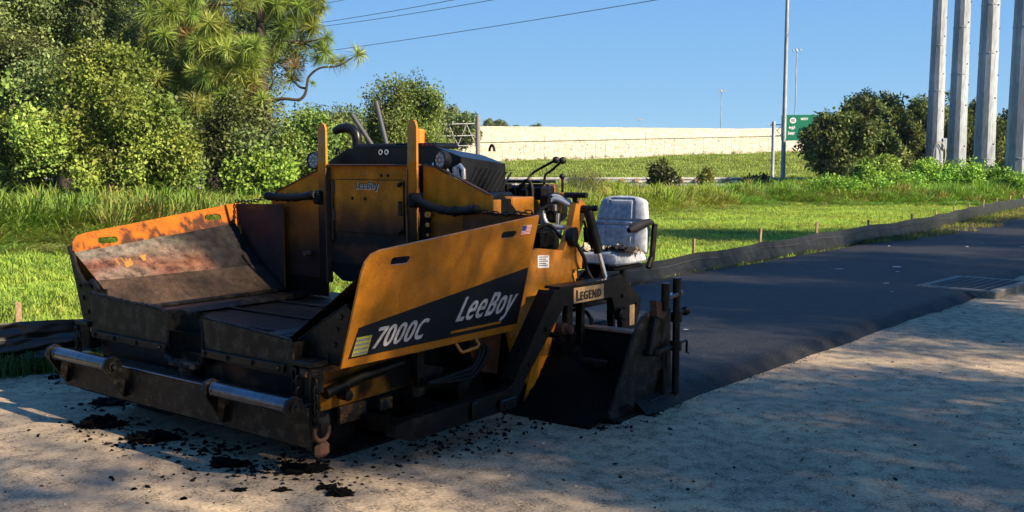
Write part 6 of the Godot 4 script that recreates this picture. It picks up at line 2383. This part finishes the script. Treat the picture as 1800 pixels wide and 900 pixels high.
	for q in [[2.74, 0.06, 0.86, 0.026], [2.58, 0.66, 0.84, 0.026]]:
		g = G.new()
		g.tube([v(1.86, q[1], q[0]), v(1.86, q[2], q[0])], q[3], 12)
		g.tube([v(1.86, q[2] - 0.12, q[0]), v(1.86, q[2] + 0.01, q[0])], (q[3] as float) + 0.004, 12)
		part("jack_screw", g, M.black, eg)
	g = G.new()
	g.bar(v(1.86, 0.745, 2.58), v(1.86, 0.765, 2.80), 0.05, 0.03, Vector3.UP, 0.006)
	part("screw_bridge", g, M.steel, eg)
	for y: float in [0.60, 0.40]:
		g = G.new()
		g.tube([v(1.86, y - 0.035, 2.74), v(1.86, y + 0.035, 2.74)], 0.04, 12)
		part("screw_collar", g, M.black, eg)
	g = G.new()
	g.tube([v(1.84, 0.38, 2.46), v(1.85, 0.40, 2.74)], 0.018, 10)
	g.lathe(Transform3D(Basis(), v(1.84, 0.36, 2.5)), [Vector2(0, 0), Vector2(0.03, 0.0), Vector2(0.03, 0.05), Vector2(0, 0.05)], 10)
	part("tie_rod", g, M.black, eg)
	g = G.new()
	g.tube([v(1.87, 0.41, 2.74), v(1.87, 0.42, 2.86), v(1.87, 0.41, 2.88), v(1.87, 0.33, 2.88), v(1.87, 0.325, 2.91)], 0.009, 7)
	part("crank_handle", g, M.black, eg)
	g = G.new()
	g.tube([v(1.87, 0.63, 2.74), v(1.87, 0.63, 2.83)], 0.015, 8)
	g.ball(v(1.87, 0.63, 2.85), 0.035, 10)
	part("round_knob", g, M.black, eg)
	g = G.new()
	g.bx(v(1.83, 0.16, 2.62), Vector3(0.04, 0.18, 0.05), 0.008)
	g.tube([v(1.83, 0.2, 2.66), v(1.83, 0.36, 2.66)], 0.010, 6)
	part("lower_lug", g, M.black, eg)


# ---------------------------------------------------------------- rag, pile, crumbs, chunks
func world_of(u: float, y: float, w: float) -> Vector3:
	return PV.transform * v(u, y, w)


func lump(r: float, sy: float, seed_x: float, seg := 12) -> ArrayMesh:
	var g := G.new()
	g.sheet(func(a, q):
		var th = TAU * a
		var ph = PI * q
		var d := Vector3(sin(ph) * cos(th), cos(ph), sin(ph) * sin(th))
		var k: float = 1.0 + 0.6 * nz(d.x + seed_x, d.y, d.z, 0.010) + 0.35 * nz(d.x, d.y + seed_x, d.z, 0.035) + (0.3 * nz(d.x, d.y + seed_x, d.z, 0.1) if seg > 20 else 0.0)
		return Vector3(d.x * r * k, maxf(d.y * r * sy * k, -r * 0.2), d.z * r * k), seg, seg * 2 / 3, Vector3.UP)
	# outward normals
	for i in g.v.size():
		if g.n[i].dot(g.v[i] + Vector3.UP * r * 0.1) < 0:
			g.n[i] = -g.n[i]
	return g.mesh()


func debris() -> void:
	# work gloves and rag on the seat
	var rag := thing("rag", "crumpled dirty white work rag lying on the grey seat cushion", "rag", world_of(1.13, 1.014, 2.95))
	rag.rotation.y = -YAW
	var g := G.new()
	g.sheet(func(a, r):
		var h := 0.03 + 0.035 * nz(a * 2.0, r * 2.0, 0, 0.03) + 0.02 * nz(a, r, 5, 0.12) - 0.03 * pow(absf(a * 2 - 1), 4) - 0.03 * pow(absf(r * 2 - 1), 4)
		return Vector3(lerpf(-0.20, 0.12, a) + 0.05 * nz(a, r, 2, 0.03), h, lerpf(-0.13, 0.09, r) + 0.05 * nz(a, r, 7, 0.03)), 40, 30, Vector3.UP, func(_a, _r, q):
			return Color.WHITE.lerp(Color(0.08, 0.08, 0.09), smoothstep(0.25, 0.4, nz(q.x * 2, 0, q.z * 2, 0.08))))
	put("folds", g, M.cloth, rag)
	var jac := thing("work_gloves", "dark crumpled work gloves beside the armrest on the seat", "gloves", world_of(1.26, 1.0, 2.98))
	jac.rotation.y = -YAW
	for s in 2:
		g = G.new()
		g.sheet(func(a, r): return Vector3(lerpf(-0.09, 0.11, a) + 0.02 * s, 0.022 + 0.03 * nz(a, r, s * 3, 0.05) + 0.02 * s - 0.03 * pow(absf(a * 2 - 1), 4), lerpf(-0.14, 0.02, r) + 0.11 * s + 0.03 * nz(a, r, 4, 0.03)), 24, 18, Vector3.UP, func(_a, _r, q):
			return Color(0.03, 0.03, 0.035) if s else Color(0.42, 0.38, 0.30).lerp(Color(0.1, 0.09, 0.07), smoothstep(0.1, 0.35, nz(q.x, 0, q.z, 0.1))))
		put("glove", g, M.cloth, jac)

	# heap of asphalt in front of the screed
	g = G.new()
	g.sheet(func(a, r):
		var u := lerpf(0.5, 1.80, a)
		var w := lerpf(1.72, 2.62, r)
		var h := 0.02 + 0.33 * smoothstep(0.05, 0.62, r) * smoothstep(1.08, 0.5, a) + 0.05 * smoothstep(0.0, 0.5, r)
		h += 0.025 * nz(u, w, 0, 0.1) + 0.015 * nz(u, w, 3, 0.35)
		if r < 0.04:
			h = -0.01
		return world_of(u + 0.04 * nz(w, 0, 1, 0.05), h, w), 70, 60, Vector3.UP)
	tag(put("asphalt_heap", g, M.tar_heap), "", "", "", "stuff")

	# crumbs strewn round the machine and along the mat edge
	var cm := lump(0.5, 0.7, 3.0)
	var xs: Array = []
	var cs: Array = []
	var spill := [[-2.57, 6.03, 0.36, 130], [-2.16, 5.68, 0.42, 190], [-2.75, 6.55, 0.3, 90], [-1.35, 5.12, 0.40, 150], [-1.1, 5.3, 0.5, 160], [-1.75, 5.5, 0.5, 150], [0.6, 6.0, 0.5, 60], [-0.4, 5.6, 0.7, 70], [-0.9, 4.9, 0.35, 60], [-1.8, 5.0, 0.7, 60]]
	for s in spill:
		for i in int(s[3]) * 2:
			var o = Vector2(rng.randfn() * 1.15, rng.randfn() * 0.7) * s[2] * (0.12 + 0.33 * rng.randf())
			var r := 0.004 + 0.013 * pow(rng.randf(), 4.0)
			xs.append(Transform3D(rnd_basis().scaled(Vector3(r, r * 0.8, r) * 2.0), p(s[0] + o.x, r * 0.4 + 0.003, s[1] + o.y)))
			cs.append(Color.WHITE * rr(0.6, 1.6))
	for i in 350:   # under the right flank
		var q := world_of(rr(1.0, 1.5) + absf(rng.randfn()) * 0.08, 0, rr(0.1, 2.2))
		var r := 0.005 + 0.012 * pow(rng.randf(), 2.0)
		xs.append(Transform3D(rnd_basis().scaled(Vector3.ONE * r * 2.0), q + Vector3.UP * r * 0.4))
		cs.append(Color.WHITE * rr(0.6, 1.8))
	for i in 6000:
		var f := pow(rng.randf(), 1.8) * 0.62
		var a := at_path(mat_right, f)
		var q: Vector3 = a[0] + a[1] * (rr(0.0, 0.13) + absf(rng.randfn()) * 0.035)
		var r := 0.003 + 0.006 * pow(rng.randf(), 2.0)
		xs.append(Transform3D(rnd_basis().scaled(Vector3.ONE * r * 2.0), q + Vector3.UP * r * 0.5))
		cs.append(Color.WHITE * rr(0.6, 1.8))
	for i in 220:
		var d := 3.8 + 10.0 * pow(rng.randf(), 1.6)
		var x := rr(-0.55 * d, 0.55 * d)
		var r := 0.004 + 0.010 * pow(rng.randf(), 3.0)
		if x > fence_x(d) + 0.4 or d < 7.6:
			xs.append(Transform3D(rnd_basis().scaled(Vector3(r, r * 0.6, r) * 2.0), p(x, r * 0.3 + 0.004, d)))
			cs.append(Color.WHITE * rr(0.8, 3.0))
	tag(scatter("asphalt_crumbs", self, cm, M.crumb, xs, cs), "", "", "", "stuff")
	xs = []
	cs = []
	for i in 1900:
		var d := 3.8 + 9.0 * pow(rng.randf(), 1.4)
		var x := rr(-0.55 * d, 0.55 * d)
		if x < fence_x(d) + 0.3 and d > 7.0:
			continue
		var r := 0.003 + 0.009 * pow(rng.randf(), 4.0)
		xs.append(Transform3D(rnd_basis().scaled(Vector3(r, r * 0.7, r) * 2.0), p(x, r * 0.3 + 0.004, d)))
		cs.append(Color(0.95, 0.9, 0.85) * rr(0.4, 1.05))
	for i in 2200:   # gravel windrow at the fence foot
		var a := at_path(fence_path, rr(0.46, 0.62))
		var q: Vector3 = a[0] + a[1] * (0.25 + absf(rng.randfn()) * 0.18)
		var r := 0.008 + 0.03 * pow(rng.randf(), 3.0)
		xs.append(Transform3D(rnd_basis().scaled(Vector3.ONE * r * 2.0), q + Vector3.UP * r * 0.4))
		cs.append(Color(0.5, 0.52, 0.55) * rr(0.4, 1.3))
	tag(scatter("loose_stones", self, cm, M.stone, xs, cs), "", "", "", "stuff")

	# pale chips on the mat
	xs = []
	cs = []
	for i in 14:
		var f = 0.03 + 0.5 * pow(rng.randf(), 1.3)
		var a = at_path(mat_right, f)
		var q = a[0] - a[1] * rr(0.2, 3.2)
		var r = 0.008 + 0.02 * pow(rng.randf(), 2.0)
		xs.append(Transform3D(Basis(Vector3.UP, rr(0, TAU)).scaled(Vector3(r * rr(1.0, 3.5), r * 0.3, r) * 2.0), Vector3(q.x, 0.096, q.z)))
		cs.append(Color(1.5, 1.55, 1.6) * rr(0.5, 1.0))
	tag(scatter("pale_chips", self, cm, M.stone, xs, cs), "", "", "", "stuff")

	# single clumps of asphalt
	var list := [
		[-1.56, 5.21, 0.085, 0.5, "largest flat clump of black asphalt lying before the push bar"],
		[-0.94, 4.82, 0.055, 0.4, "small flat clump of asphalt, left of the front most pair"],
		[-0.86, 4.73, 0.05, 0.7, "front most round clump of asphalt nearest the camera"],
		[-1.16, 4.80, 0.04, 0.5, "small dark clump of asphalt left of the front pair"],
		[-1.38, 4.80, 0.035, 0.5, "tiny asphalt crumb clump alone on the pale ground in front"],
		[-2.16, 5.72, 0.13, 0.5, "wide crumbled asphalt heap before the left roller"],
		[-2.60, 6.05, 0.13, 0.5, "low asphalt heap below the left end of the push bar"],
		[-2.78, 6.6, 0.10, 0.5, "low asphalt heap behind the left bar end by the fence"],
		[-1.12, 5.12, 0.12, 0.4, "spread asphalt heap below the right roller"],
	]
	for i in list.size():
		var s: Array = list[i]
		var o := hang("asphalt_clump", lump(s[2] * (0.8 if s[2] > 0.09 else 1.0), s[3], i * 2.7, 40), M.tar_heap, self, Transform3D(Basis(Vector3.UP, i * 1.3).scaled(Vector3(1.3, 1, 0.85)), p(s[0], 0.0, s[1])))
		tag(o, s[4], "asphalt clump", "asphalt clumps on the ground")
